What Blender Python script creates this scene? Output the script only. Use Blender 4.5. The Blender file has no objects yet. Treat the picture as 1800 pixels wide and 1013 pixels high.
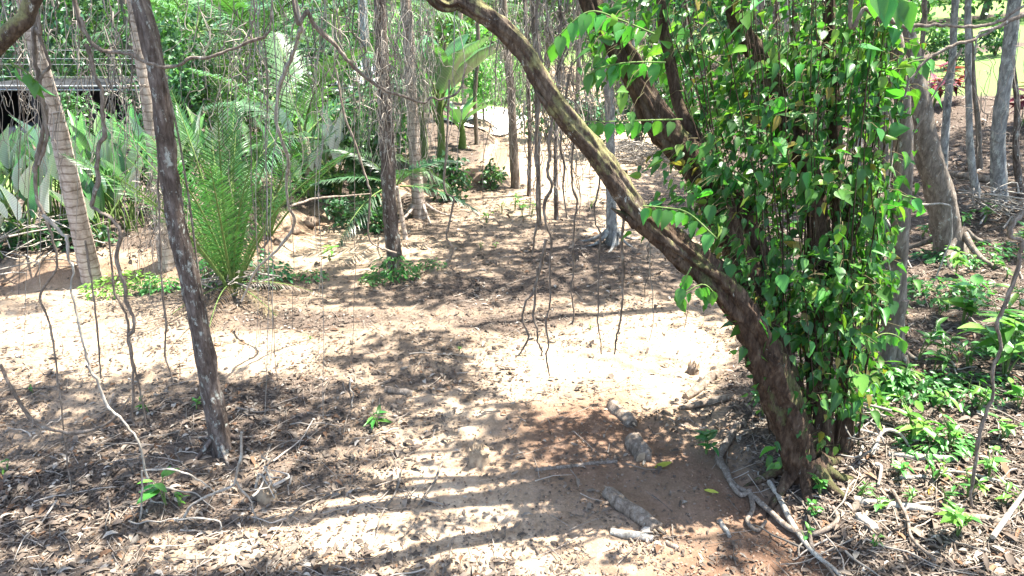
import bpy, math
import numpy as np
from mathutils import Vector

# ------------------------------------------------------------------ camera, world, sun, exposure
scene = bpy.context.scene
COL = scene.collection
rng = np.random.default_rng(11)
W0, H0, FPX = 1800.0, 1013.0, 1216.0
PITCH = math.radians(22.0)
CAMZ = 3.0
cam_d = bpy.data.cameras.new('camera')
cam_d.sensor_width = 36.0
cam_d.lens = 36.0 * FPX / W0
cam_d.clip_start = 0.05
cam_d.clip_end = 3000.0
cam = bpy.data.objects.new('camera', cam_d)
COL.objects.link(cam)
cam.location = (0, 0, CAMZ)
cam.rotation_euler = (math.pi / 2 - PITCH, 0, 0)
scene.camera = cam

SX, SY = 0.37, 0.10                       # shadow offset per metre of height (towards -x, -y)
SUN_EL = math.atan(1.0 / math.hypot(SX, SY))
SUN_AZ = math.atan2(SX, SY)               # clockwise from +y
world = bpy.data.worlds.new('World')
scene.world = world
world.use_nodes = True
wn = world.node_tree.nodes
sky = wn.new('ShaderNodeTexSky')
sky.sky_type = 'NISHITA'
sky.sun_disc = False
sky.sun_elevation = SUN_EL
sky.sun_rotation = SUN_AZ
sky.air_density = 1.0
sky.dust_density = 2.0
wn['Background'].inputs['Strength'].default_value = 0.13
world.node_tree.links.new(sky.outputs[0], wn['Background'].inputs['Color'])
sun_d = bpy.data.lights.new('sun', 'SUN')
sun_d.energy = 5.0
sun_d.angle = math.radians(0.55)
sun_d.color = (1.0, 0.95, 0.87)
sun = bpy.data.objects.new('sun', sun_d)
COL.objects.link(sun)
sun.rotation_euler = Vector((SX, SY, 1.0)).to_track_quat('Z', 'Y').to_euler()
scene.view_settings.view_transform = 'Standard'
scene.view_settings.look = 'None'
scene.view_settings.gamma = 1.0
scene.view_settings.exposure = 2.4
scene.view_settings.use_curve_mapping = False
try:
    scene.cycles.max_bounces = 8
    scene.cycles.transparent_max_bounces = 8
    scene.cycles.sample_clamp_indirect = 6.0
except Exception:
    pass

# ------------------------------------------------------------------ numeric helpers
CT, ST = math.cos(PITCH), math.sin(PITCH)


def ray(px, py):
    px = np.asarray(px, float); py = np.asarray(py, float)
    u = (px - W0 / 2) / FPX; v = (H0 / 2 - py) / FPX
    return np.stack([u, CT + v * ST, -ST + v * CT], -1)


def P(px, py, Y):
    """world point seen at a pixel, at ground distance Y"""
    d = ray(px, py)
    t = np.asarray(Y, float) / d[..., 1]
    return np.array([0, 0, CAMZ]) + d * t[..., None]


def F(px, py):
    d = ray(px, py)
    t = -CAMZ / np.minimum(d[..., 2], -1e-3)
    return (np.array([0, 0, CAMZ]) + d * t[..., None])[..., :2]


def project(p):
    p = np.asarray(p, float)
    y = p[..., 1]; z = p[..., 2] - CAMZ
    D = np.maximum(y * CT - z * ST, 0.05)
    return W0 / 2 + FPX * p[..., 0] / D, H0 / 2 - FPX * (y * ST + z * CT) / D, D


_perm = np.random.default_rng(5).random((256, 256))


def vnoise(x, y, s=1.0, o=0):
    x = np.asarray(x, float) / s + 37.3 * o; y = np.asarray(y, float) / s + 17.7 * o
    xi = np.floor(x).astype(int); yi = np.floor(y).astype(int)
    fx = x - xi; fy = y - yi
    fx = fx * fx * (3 - 2 * fx); fy = fy * fy * (3 - 2 * fy)
    g = lambda a, b: _perm[a % 256, b % 256]
    return (g(xi, yi) * (1 - fx) + g(xi + 1, yi) * fx) * (1 - fy) + (g(xi, yi + 1) * (1 - fx) + g(xi + 1, yi + 1) * fx) * fy


def fbm(x, y, s, o=0, n=4):
    a = 0; w = 0
    for k in range(n):
        a = a + vnoise(x, y, s / 2 ** k, o + k) * 0.5 ** k; w += 0.5 ** k
    return a / w


def sstep(a, b, x):
    t = np.clip((x - a) / (b - a), 0, 1)
    return t * t * (3 - 2 * t)


def inside(x, y, poly):
    r = np.zeros(np.shape(x), bool)
    for (ax, ay), (bx, by) in zip(poly, poly[1:] + poly[:1]):
        if ay == by:
            continue
        r ^= ((ay > y) != (by > y)) & (x < (bx - ax) * (y - ay) / (by - ay) + ax)
    return r


def sdist(x, y, pl, side=None):
    """distance to a polyline, positive inside the polygon that pl and the far corners 'side' close"""
    best = np.full(np.shape(x), 1e9)
    for (ax, ay), (bx, by) in zip(pl[:-1], pl[1:]):
        dx, dy = bx - ax, by - ay
        t = np.clip(((x - ax) * dx + (y - ay) * dy) / (dx * dx + dy * dy), 0, 1)
        best = np.minimum(best, np.hypot(x - ax - t * dx, y - ay - t * dy))
    if side is None:
        return best
    return np.where(inside(x, y, pl + side), best, -best)


# left bank (ground beyond it lies higher), right slope
LB = [tuple(F(*q)) for q in [(-900, 640), (-400, 560), (0, 515), (170, 500), (400, 512), (490, 440), (600, 395), (760, 345), (880, 322), (915, 270), (850, 215)]]
LB += [(-6.0, 40.0), (-60.0, 900.0)]
LSIDE = [(-900.0, 900.0), (-900.0, -20.0), (-30.0, -20.0)]
RS = [tuple(F(*q)) for q in [(1500, 1400), (1440, 1013), (1300, 880), (1240, 790), (1215, 690), (1290, 560), (1300, 450), (1230, 330), (1130, 230), (1060, 190)]]
RS += [(8.0, 40.0), (30.0, 900.0)]
RSIDE = [(900.0, 900.0), (900.0, -20.0), (3.0, -20.0)]


def height(x, y):
    x = np.asarray(x, float); y = np.asarray(y, float)
    dl = sdist(x, y, LB, LSIDE)
    dr = sdist(x, y, RS, RSIDE)
    wob = (fbm(x, y, 0.9, 3, 3) - 0.5) * 1.1
    h = 0.30 * sstep(-0.1, 0.6, dl + wob) + 0.015 * np.clip(dl, 0, 20)
    dd = np.clip(dr, 0, None)
    h = h + 0.07 * sstep(-0.05, 0.45, dr + wob * 0.2) + 3.6 * np.tanh(0.18 * dd / 3.6)
    h = h + 0.012 * np.clip(y - 12, 0, 60)
    h = h - 0.10 * np.clip(y - 13, 0, 30) * sstep(1.5, 6, dl)
    h = h + (fbm(x, y, 1.6, 1, 3) - 0.5) * 0.12 + (vnoise(x, y, 0.22, 9) - 0.5) * 0.025
    return h


def G(px, py):
    px = np.atleast_1d(np.asarray(px, float)); py = np.atleast_1d(np.asarray(py, float))
    d = ray(px, py)
    ys = np.geomspace(1.5, 90, 500)
    t = ys[None, :] / d[:, 1:2]
    X = d[:, 0:1] * t; Z = CAMZ + d[:, 2:3] * t
    below = Z < height(X, np.broadcast_to(ys, X.shape))
    i = np.where(below.any(1), below.argmax(1), len(ys) - 1)
    r = np.arange(len(i))
    x, y = X[r, i], ys[i]
    return np.stack([x, y, height(x, y)], -1)


def G1(px, py):
    return G(px, py)[0]


# ------------------------------------------------------------------ mesh helpers
class MB:
    def __init__(s):
        s.v = []; s.c = []; s.f = []; s.fs = []; s.uv = []; s.n = 0

    def add(s, v, f, c=(1, 1, 1), uv=None):
        v = np.asarray(v, float).reshape(-1, 3); f = np.asarray(f, int)
        c = np.asarray(c, float)
        if c.ndim == 1:
            c = np.broadcast_to(c, (len(v), 3))
        s.v.append(v); s.c.append(c)
        s.f.append((f + s.n).ravel()); s.fs.append(np.full(len(f), f.shape[1]))
        s.uv.append(np.zeros((f.size, 2)) if uv is None else np.asarray(uv, float)[f.ravel()])
        s.n += len(v)
        return s

    def mesh(s, name, mat, smooth=True):
        me = bpy.data.meshes.new(name)
        v = np.concatenate(s.v); f = np.concatenate(s.f); fs = np.concatenate(s.fs); c = np.concatenate(s.c); uv = np.concatenate(s.uv)
        me.vertices.add(len(v)); me.vertices.foreach_set('co', v.astype(np.float32).ravel())
        me.loops.add(len(f)); me.loops.foreach_set('vertex_index', f.astype(np.int32))
        me.polygons.add(len(fs))
        st = np.concatenate([[0], np.cumsum(fs)[:-1]]).astype(np.int32)
        me.polygons.foreach_set('loop_start', st)
        me.polygons.foreach_set('use_smooth', np.full(len(fs), smooth))
        a = me.attributes.new('col', 'FLOAT_COLOR', 'POINT')
        a.data.foreach_set('color', np.concatenate([c, np.ones((len(c), 1))], 1).astype(np.float32).ravel())
        ul = me.uv_layers.new(name='uv')
        ul.data.foreach_set('uv', uv.astype(np.float32).ravel())
        me.update(calc_edges=True)
        me.validate()
        if mat:
            me.materials.append(mat)
        return me

    def obj(s, name, mat, parent=None, smooth=True, origin=None):
        if origin is not None:
            o3 = np.asarray(origin, float)
            s.v = [a - o3 for a in s.v]
        ob = bpy.data.objects.new(name, s.mesh(name, mat, smooth))
        COL.objects.link(ob)
        if parent is not None:
            ob.parent = parent
        if origin is not None:
            ob.location = Vector(origin)
        return ob


def place(me, name, parent=None, loc=(0, 0, 0), R=None, s=1.0):
    ob = bpy.data.objects.new(name, me)
    COL.objects.link(ob)
    if parent is not None:
        ob.parent = parent
    from mathutils import Matrix
    M = np.eye(4)
    M[:3, :3] = (np.eye(3) if R is None else R) * s
    M[:3, 3] = loc
    ob.matrix_local = Matrix(M.tolist())
    return ob


def tag(o, label=None, cat=None, group=None, kind=None):
    if label: o['label'] = label
    if cat: o['category'] = cat
    if group: o['group'] = group
    if kind: o['kind'] = kind
    return o


def empty(name, loc, label=None, cat=None, group=None):
    o = bpy.data.objects.new(name, None)
    COL.objects.link(o)
    o.location = Vector([float(a) for a in loc])
    o.empty_display_size = 0.1
    return tag(o, label, cat, group)


ORD = ['leftmost', 'second', 'third', 'fourth', 'fifth', 'sixth', 'seventh', 'eighth', 'ninth', 'tenth', 'eleventh', 'twelfth', 'thirteenth',
       'fourteenth', 'fifteenth', 'sixteenth', 'seventeenth', 'eighteenth', 'nineteenth', 'twentieth', 'twenty-first', 'twenty-second', 'twenty-third', 'twenty-fourth', 'twenty-fifth', 'twenty-sixth', 'twenty-seventh', 'twenty-eighth', 'twenty-ninth', 'thirtieth']
QUEUE = {}


def queue(key, ob, px):
    QUEUE.setdefault(key, []).append((float(px), ob))


def flush(key, what, where, cat, group):
    """labels by order across the picture: 'third <what> from the left <where>'"""
    for i, (px, ob) in enumerate(sorted(QUEUE.get(key, []), key=lambda a: a[0])):
        lab = ('leftmost %s %s' % (what, where)) if i == 0 else '%s %s from the left %s' % (ORD[i], what, where)
        tag(ob, lab, cat, group)


def frame(d, n):
    d = np.asarray(d, float); n = np.asarray(n, float)
    d = d / np.linalg.norm(d, axis=-1, keepdims=True)
    x = np.cross(d, n)
    x = x / np.maximum(np.linalg.norm(x, axis=-1, keepdims=True), 1e-6)
    z = np.cross(x, d)
    return np.stack([x, d, z], -1)


def rdir(n, up=0.0):
    v = rng.normal(size=(n, 3))
    v /= np.linalg.norm(v, axis=1, keepdims=True)
    v[:, 2] += up
    return v / np.linalg.norm(v, axis=1, keepdims=True)


def scatter(mb, T, pos, R, s, col):
    tv, tf = T
    n = len(pos)
    if n == 0:
        return
    s = np.asarray(s, float)
    if s.ndim == 1:
        s = np.repeat(s[:, None], 3, 1)
    V = pos[:, None, :] + np.einsum('nij,nkj->nki', R, tv[None] * s[:, None, :])
    k = len(tv)
    C = np.repeat(np.asarray(col), k, axis=0)
    off = (np.arange(n) * k)[:, None]
    for f in tf:
        f = np.asarray(f)
        mb_add_faces(mb, V, C, f, off, n)
        V = None
    return


def mb_add_faces(mb, V, C, f, off, n):
    if V is not None:
        mb._base = mb.n
        mb.v.append(V.reshape(-1, 3)); mb.c.append(C)
        mb.n += V.shape[0] * V.shape[1]
    F_ = (f[None] + off[:, None]).reshape(-1, f.shape[1]) + mb._base
    mb.f.append(F_.ravel()); mb.fs.append(np.full(len(F_), f.shape[1])); mb.uv.append(np.zeros((F_.size, 2)))


def leaf_template(prof, droop=0.2, fold=0.12, tri_tip=True):
    """prof: (y, halfwidth) rows from base to tip (the last has width 0)"""
    v = []; q = []; t = []
    for y, w in prof[:-1]:
        z = -droop * y * y
        yb = y
        v += [(-w, yb, z + fold * w), (0, y, z - fold * w * 0.4), (w, yb, z + fold * w)]
    v.append((0, prof[-1][0], -droop * prof[-1][0] ** 2))
    m = len(prof) - 1
    for i in range(m - 1):
        a = i * 3; b = a + 3
        q += [(a, a + 1, b + 1, b), (a + 1, a + 2, b + 2, b + 1)]
    a = (m - 1) * 3
    t = [(a, a + 1, 3 * m), (a + 1, a + 2, 3 * m)]
    return np.array(v, float), [np.array(q), np.array(t)]


HEART = leaf_template([(-0.08, 0.15), (0.06, 0.30), (0.30, 0.34), (0.62, 0.20), (1.0, 0)], 0.28, 0.30)
LANCE = leaf_template([(0.0, 0.03), (0.25, 0.13), (0.55, 0.15), (0.82, 0.08), (1.05, 0)], 0.35, 0.25)
OVATE = leaf_template([(0.0, 0.05), (0.25, 0.22), (0.55, 0.22), (0.85, 0.09), (1.0, 0)], 0.3, 0.25)
PADDLE = leaf_template([(0.0, 0.03), (0.12, 0.10), (0.35, 0.155), (0.6, 0.14), (0.82, 0.075), (1.08, 0)], 0.22, 0.6)
HEARTS = [HEART, leaf_template([(-0.05, 0.12), (0.08, 0.25), (0.35, 0.29), (0.68, 0.17), (1.0, 0)], 0.5, 0.55), leaf_template([(-0.10, 0.18), (0.05, 0.35), (0.28, 0.37), (0.6, 0.20), (0.95, 0)], 0.05, 0.15), leaf_template([(-0.04, 0.12), (0.1, 0.27), (0.35, 0.30), (0.7, 0.16), (1.05, 0)], 0.35, 0.8)]
DIA = (np.array([(0, 0, 0), (0.3, 0.45, 0.08), (0, 1.0, -0.12), (-0.3, 0.45, 0.08)]), [np.array([(0, 1, 2), (0, 2, 3)])])
_cv = []
for i, (y, w) in enumerate([(0.0, 0.04), (0.3, 0.2), (0.65, 0.2), (1.0, 0.02)]):
    z = 0.22 * math.sin(y * 3.0)
    _cv += [(-w, y, z + abs(w) * 0.55), (0, y, z), (w, y, z + abs(w) * 0.35)]
DRY = (np.array(_cv), [np.array([(a, a + 1, a + 4, a + 3) for a in (0, 1, 3, 4, 6, 7)])])


def crom(pts, n):
    pts = np.asarray(pts, float)
    if len(pts) < 3:
        t = np.linspace(0, 1, n)[:, None]
        return pts[0] * (1 - t) + pts[-1] * t
    p = np.concatenate([[2 * pts[0] - pts[1]], pts, [2 * pts[-1] - pts[-2]]])
    m = len(pts) - 1
    u = np.linspace(0, m - 1e-6, n); i = u.astype(int); t = (u - i)[:, None]
    a, b, c, d = p[i], p[i + 1], p[i + 2], p[i + 3]
    return 0.5 * (2 * b + (c - a) * t + (2 * a - 5 * b + 4 * c - d) * t ** 2 + (3 * b - a - 3 * c + d) * t ** 3)


def tube(mb, pts, rad, sides=8, n=None, smooth=True, rough=0.0, rings=0.0, ringp=0.09, ridges=0, col=(1, 1, 1), cap=True, flare=0.0, seed=None):
    pts = np.asarray(pts, float); rad = np.atleast_1d(np.asarray(rad, float))
    if n is None:
        n = len(pts) if not smooth else max(len(pts) * 3, 4)
    if smooth:
        rr = np.interp(np.linspace(0, 1, n), np.linspace(0, 1, len(rad)), rad)
        pts = crom(pts, n)
    else:
        n = len(pts)
        rr = np.interp(np.linspace(0, 1, n), np.linspace(0, 1, len(rad)), rad)
    tan = np.gradient(pts, axis=0)
    tan /= np.maximum(np.linalg.norm(tan, axis=1, keepdims=True), 1e-9)
    L = np.concatenate([[0], np.cumsum(np.linalg.norm(np.diff(pts, axis=0), axis=1))])
    ref = np.array([0.3, 0.9, 0.1]) if abs(tan[0][2]) > 0.6 else np.array([0.05, 0.1, 1.0])
    # parallel transport
    N = np.zeros_like(tan); v = ref
    for i in range(n):
        v = v - tan[i] * np.dot(v, tan[i]); nv = np.linalg.norm(v)
        v = v / nv if nv > 1e-6 else np.cross(tan[i], [1, 0, 0]); N[i] = v
    B = np.cross(tan, N)
    th = np.linspace(0, 2 * math.pi, sides, endpoint=False)
    r = np.repeat(rr[:, None], sides, 1)
    if rings:
        ph = (L / ringp) % 1.0
        r = r * (1 + rings * (1 - ph)[:, None])
    if ridges:
        k0 = rng.random() * 9
        r = r * (1 + 0.07 * np.sin(th * ridges + k0 + np.sin(L * 3.1)[:, None] * 0.8) * (1 + 0 * r))
    if rough:
        o = int(rng.integers(0, 200))
        thn = np.stack([np.cos(th), np.sin(th)], -1)
        a = vnoise(thn[None, :, 0] * 1.3 + L[:, None] * 2.2, thn[None, :, 1] * 1.3 + L[:, None] * 1.1, 0.45, o) - 0.5
        b = vnoise(thn[None, :, 0] * 1.3 + L[:, None] * 2.2, thn[None, :, 1] * 1.3 - L[:, None] * 1.9, 0.17, o + 5) - 0.5
        f = 0
        if sides >= 22:
            tt = th[None, :] / 6.2832 * 9
            f = np.abs(vnoise(tt + vnoise(tt, L[:, None] * 2, 1.0, o) * 1.5, np.broadcast_to(L[:, None] * 2.6, r.shape), 0.55, o + 9) - 0.5) - 0.25
            f = f + 0.6 * (vnoise(tt * 2.2, np.broadcast_to(L[:, None] * 9, r.shape), 0.6, o + 3) - 0.5)
        r = r * (1 + rough * (a * 1.4 + b * 0.8 + f * 0.9))
    if flare:
        fl = np.exp(-L / (rr[0] * 1.6))[:, None]
        r = r * (1 + flare * fl * (0.7 + 0.5 * np.sin(th * 5 + 1.3)[None]))
    V = pts[:, None] + r[..., None] * (np.cos(th)[None, :, None] * N[:, None] + np.sin(th)[None, :, None] * B[:, None])
    V = V.reshape(-1, 3)
    j = np.arange(sides); jn = (j + 1) % sides
    Fq = np.concatenate([np.stack([i * sides + j, i * sides + jn, (i + 1) * sides + jn, (i + 1) * sides + j], -1) for i in range(n - 1)])
    UV = np.stack([np.broadcast_to(th / 6.2832, (n, sides)), np.broadcast_to(L[:, None], (n, sides))], -1).reshape(-1, 2)
    mb.add(V, Fq, col, UV)
    if cap:
        for e, q in ((0, pts[0]), (n - 1, pts[-1])):
            idx = np.arange(sides) + e * sides
            ring = V[idx]
            vv = np.concatenate([ring, [q]])
            ff = np.stack([j, jn, np.full(sides, sides)], -1)
            if e == 0:
                ff = ff[:, ::-1]
            mb.add(vv, ff, col, np.concatenate([UV[idx], [[0.5, L[e]]]]))
    return mb


# ------------------------------------------------------------------ materials
def newmat(name):
    m = bpy.data.materials.new(name); m.use_nodes = True
    nt = m.node_tree
    for nd in list(nt.nodes):
        nt.nodes.remove(nd)
    out = nt.nodes.new('ShaderNodeOutputMaterial')
    return m, nt, out


def nd(nt, typ, **kw):
    n = nt.nodes.new(typ)
    for k, v in kw.items():
        if k.startswith('i_'):
            key = k[2:].replace('_', ' ')
            n.inputs[key].default_value = v
        else:
            setattr(n, k, v)
    return n


def noise(nt, vec, scale, detail=4, rough=0.6):
    n = nd(nt, 'ShaderNodeTexNoise')
    n.inputs['Scale'].default_value = scale; n.inputs['Detail'].default_value = detail; n.inputs['Roughness'].default_value = rough
    if vec is not None:
        nt.links.new(vec, n.inputs['Vector'])
    return n.outputs['Fac']


def ramp(nt, fac, stops):
    r = nd(nt, 'ShaderNodeValToRGB')
    e = r.color_ramp.elements
    while len(e) < len(stops):
        e.new(0.5)
    for el, (p, c) in zip(e, stops):
        el.position = p; el.color = (*c, 1) if len(c) == 3 else c
    nt.links.new(fac, r.inputs[0])
    return r.outputs[0]


def mix(nt, fac, a, b, mode='MIX'):
    m = nd(nt, 'ShaderNodeMix', data_type='RGBA', blend_type=mode)
    for k, v in ((0, fac), (6, a), (7, b)):
        if hasattr(v, 'is_linked'):
            nt.links.new(v, m.inputs[k])
        else:
            m.inputs[k].default_value = v if k == 0 else ((*v, 1) if len(v) == 3 else v)
    return m.outputs[2]


def mapping(nt, src, sc):
    m = nd(nt, 'ShaderNodeMapping')
    m.inputs['Scale'].default_value = sc
    nt.links.new(src, m.inputs['Vector'])
    return m.outputs[0]


def bump(nt, h, strength, dist=0.01, normal=None):
    b = nd(nt, 'ShaderNodeBump')
    b.inputs['Strength'].default_value = strength; b.inputs['Distance'].default_value = dist
    nt.links.new(h, b.inputs['Height'])
    if normal is not None:
        nt.links.new(normal, b.inputs['Normal'])
    return b.outputs[0]


def principled(nt, out, color, rough=0.8, normal=None, spec=0.3):
    p = nd(nt, 'ShaderNodeBsdfPrincipled')
    if hasattr(color, 'is_linked'):
        nt.links.new(color, p.inputs['Base Color'])
    else:
        p.inputs['Base Color'].default_value = (*color, 1)
    p.inputs['Roughness'].default_value = rough
    p.inputs['Specular IOR Level'].default_value = spec
    if normal is not None:
        nt.links.new(normal, p.inputs['Normal'])
    nt.links.new(p.outputs[0], out.inputs['Surface'])
    return p


def m_leaf(name, gloss=0.4, trans=0.35, under=None, spec=0.4, veins=False):
    """leaf colour from the per-leaf attribute, with light passing through"""
    m, nt, out = newmat(name)
    at = nd(nt, 'ShaderNodeAttribute', attribute_name='col')
    oi = nd(nt, 'ShaderNodeObjectInfo')
    hsv = nd(nt, 'ShaderNodeHueSaturation')
    mp = nd(nt, 'ShaderNodeMapRange'); mp.inputs[3].default_value = 0.75; mp.inputs[4].default_value = 1.3
    nt.links.new(oi.outputs['Random'], mp.inputs[0]); nt.links.new(mp.outputs[0], hsv.inputs['Value'])
    mp2 = nd(nt, 'ShaderNodeMapRange'); mp2.inputs[3].default_value = 0.475; mp2.inputs[4].default_value = 0.515
    nt.links.new(oi.outputs['Random'], mp2.inputs[0]); nt.links.new(mp2.outputs[0], hsv.inputs['Hue'])
    nt.links.new(at.outputs['Color'], hsv.inputs['Color'])
    tc = nd(nt, 'ShaderNodeTexCoord')
    c = mix(nt, 0.35, hsv.outputs[0], ramp(nt, noise(nt, tc.outputs['Object'], 40, 3), [(0.3, (0.45, 0.5, 0.4)), (0.7, (1.25, 1.2, 1.1))]), 'MULTIPLY')
    if veins:
        sx_ = nd(nt, 'ShaderNodeSeparateXYZ'); nt.links.new(tc.outputs['Object'], sx_.inputs[0])
        ab = nd(nt, 'ShaderNodeMath', operation='ABSOLUTE'); nt.links.new(sx_.outputs[0], ab.inputs[0])
        vy = nd(nt, 'ShaderNodeMath', operation='MULTIPLY_ADD'); nt.links.new(ab.outputs[0], vy.inputs[0]); vy.inputs[1].default_value = -0.8; nt.links.new(sx_.outputs[1], vy.inputs[2])
        vs = nd(nt, 'ShaderNodeMath', operation='MULTIPLY'); nt.links.new(vy.outputs[0], vs.inputs[0]); vs.inputs[1].default_value = 120.0
        vv = nd(nt, 'ShaderNodeMath', operation='SINE'); nt.links.new(vs.outputs[0], vv.inputs[0])
        vein = ramp(nt, vv.outputs[0], [(0.0, (0.72, 0.75, 0.7)), (0.7, (1.08, 1.08, 1.05))])
        rib = ramp(nt, ab.outputs[0], [(0.006, (1.5, 1.45, 1.2)), (0.014, (1, 1, 1))])
        c = mix(nt, 1.0, mix(nt, 0.8, c, vein, 'MULTIPLY'), rib, 'MULTIPLY')
        tipn = nd(nt, 'ShaderNodeMath', operation='MULTIPLY_ADD'); nt.links.new(noise(nt, tc.outputs['Object'], 7, 4), tipn.inputs[0]); tipn.inputs[1].default_value = 0.5; nt.links.new(sx_.outputs[1], tipn.inputs[2])
        tipf = ramp(nt, tipn.outputs[0], [(1.13, (0, 0, 0)), (1.2, (1, 1, 1))])
    top = c
    if under:
        ge = nd(nt, 'ShaderNodeNewGeometry')
        un = mix(nt, 1.0, mix(nt, 0.5, under, vein, 'MULTIPLY'), rib, 'MULTIPLY') if veins else under
        top = mix(nt, ge.outputs['Backfacing'], c, un)
    if veins:
        top = mix(nt, tipf, top, (0.25, 0.17, 0.09))
    p = principled(nt, out, top, gloss, None, spec)
    tr = nd(nt, 'ShaderNodeBsdfTranslucent')
    tcol = mix(nt, 1.0, c, (1.25, 1.6, 0.5), 'MULTIPLY')
    nt.links.new(tcol, tr.inputs['Color'])
    ms = nd(nt, 'ShaderNodeMixShader'); ms.inputs[0].default_value = trans
    nt.links.new(p.outputs[0], ms.inputs[1]); nt.links.new(tr.outputs[0], ms.inputs[2])
    nt.links.new(ms.outputs[0], out.inputs['Surface'])
    return m


def m_bark(name, c1, c2, c3, lichen=0.3, sc=1.0, rings=False, bstr=0.7, moss=0.0, mossc=(0.10, 0.13, 0.05)):
    m, nt, out = newmat(name)
    tc = nd(nt, 'ShaderNodeTexCoord')
    v = mapping(nt, tc.outputs['Object'], (14 * sc, 14 * sc, 4.5 * sc))
    n1 = noise(nt, v, 1.6, 6, 0.7)
    col = ramp(nt, n1, [(0.3, c1), (0.5, c2), (0.68, c3)])
    n2 = noise(nt, mapping(nt, tc.outputs['Object'], (15, 15, 9)), 1.3, 8, 0.75)
    col = mix(nt, ramp(nt, n2, [(0.66 - 0.22 * lichen, (0, 0, 0)), (0.70 - 0.18 * lichen, (0.9, 0.9, 0.9))]), col, (0.40, 0.41, 0.36))
    if moss:
        n4 = noise(nt, mapping(nt, tc.outputs['Object'], (4.1, 4.1, 3)), 1.5, 5, 0.7)
        ge = nd(nt, 'ShaderNodeNewGeometry'); sp = nd(nt, 'ShaderNodeSeparateXYZ'); nt.links.new(ge.outputs['Normal'], sp.inputs[0])
        ma = nd(nt, 'ShaderNodeMath', operation='MULTIPLY_ADD'); nt.links.new(sp.outputs[2], ma.inputs[0]); ma.inputs[1].default_value = 0.14; nt.links.new(n4, ma.inputs[2])
        mn = noise(nt, tc.outputs['Object'], 60, 3, 0.7)
        mc = mix(nt, mn, tuple(q * 0.5 for q in mossc), tuple(q * 1.5 for q in mossc))
        col = mix(nt, ramp(nt, ma.outputs[0], [(0.66 - 0.2 * moss, (0, 0, 0)), (0.74 - 0.18 * moss, (1, 1, 1))]), col, mc)
    h = noise(nt, mapping(nt, tc.outputs['Object'], (40 * sc, 40 * sc, 10 * sc)), 1.5, 5, 0.7)
    vo = nd(nt, 'ShaderNodeTexVoronoi', feature='DISTANCE_TO_EDGE'); vo.inputs['Scale'].default_value = 1.0
    vm = mapping(nt, tc.outputs['Object'], (34 * sc, 34 * sc, 9 * sc))
    wn_ = nd(nt, 'ShaderNodeTexNoise'); wn_.inputs['Scale'].default_value = 0.8; nt.links.new(vm, wn_.inputs['Vector'])
    va = nd(nt, 'ShaderNodeVectorMath', operation='ADD'); nt.links.new(vm, va.inputs[0]); nt.links.new(wn_.outputs['Color'], va.inputs[1]); nt.links.new(va.outputs[0], vo.inputs['Vector'])
    crack = ramp(nt, vo.outputs['Distance'], [(0.0, (0.45, 0.42, 0.4)), (0.16, (1.05, 1.05, 1.05))])
    if not rings:
        col = mix(nt, 0.42, col, crack, 'MULTIPLY')
    if rings:
        uv = nd(nt, 'ShaderNodeUVMap')
        wv = nd(nt, 'ShaderNodeTexWave', wave_type='BANDS', bands_direction='Y')
        wv.inputs['Scale'].default_value = 3.4; wv.inputs['Distortion'].default_value = 2.2; wv.inputs['Detail'].default_value = 3; wv.inputs['Detail Scale'].default_value = 3.0
        nt.links.new(mapping(nt, uv.outputs[0], (0.6, 1.0, 1)), wv.inputs['Vector'])
        col = mix(nt, ramp(nt, wv.outputs['Fac'], [(0.0, (0.8, 0.8, 0.8)), (0.14, (0, 0, 0))]), col, c1)
        n5 = noise(nt, mapping(nt, uv.outputs[0], (3, 22, 1)), 1.5, 4, 0.6)
        col = mix(nt, 0.5, col, ramp(nt, n5, [(0.35, (0.45, 0.4, 0.36)), (0.6, (1.1, 1.1, 1.1))]), 'MULTIPLY')
    principled(nt, out, col, 0.9, bump(nt, h, bstr, 0.012, bump(nt, crack, bstr * 0.5, 0.01)), 0.15)
    return m


def m_plain(name, c1, c2, scale=8, rough=0.85, b=0.3, spec=0.2):
    m, nt, out = newmat(name)
    tc = nd(nt, 'ShaderNodeTexCoord')
    n = noise(nt, tc.outputs['Object'], scale, 5, 0.65)
    principled(nt, out, ramp(nt, n, [(0.32, c1), (0.68, c2)]), rough, bump(nt, n, b, 0.01), spec)
    return m


def m_vcol(name, rough=0.85, trans=0.0, spec=0.15):
    m, nt, out = newmat(name)
    at = nd(nt, 'ShaderNodeAttribute', attribute_name='col')
    tc = nd(nt, 'ShaderNodeTexCoord')
    c = mix(nt, 0.5, at.outputs['Color'], ramp(nt, noise(nt, tc.outputs['Object'], 30, 4), [(0.3, (0.5, 0.5, 0.5)), (0.7, (1.2, 1.2, 1.2))]), 'MULTIPLY')
    p = principled(nt, out, c, rough, None, spec)
    if trans:
        tr = nd(nt, 'ShaderNodeBsdfTranslucent'); nt.links.new(c, tr.inputs['Color'])
        ms = nd(nt, 'ShaderNodeMixShader'); ms.inputs[0].default_value = trans
        nt.links.new(p.outputs[0], ms.inputs[1]); nt.links.new(tr.outputs[0], ms.inputs[2]); nt.links.new(ms.outputs[0], out.inputs['Surface'])
    return m


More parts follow.
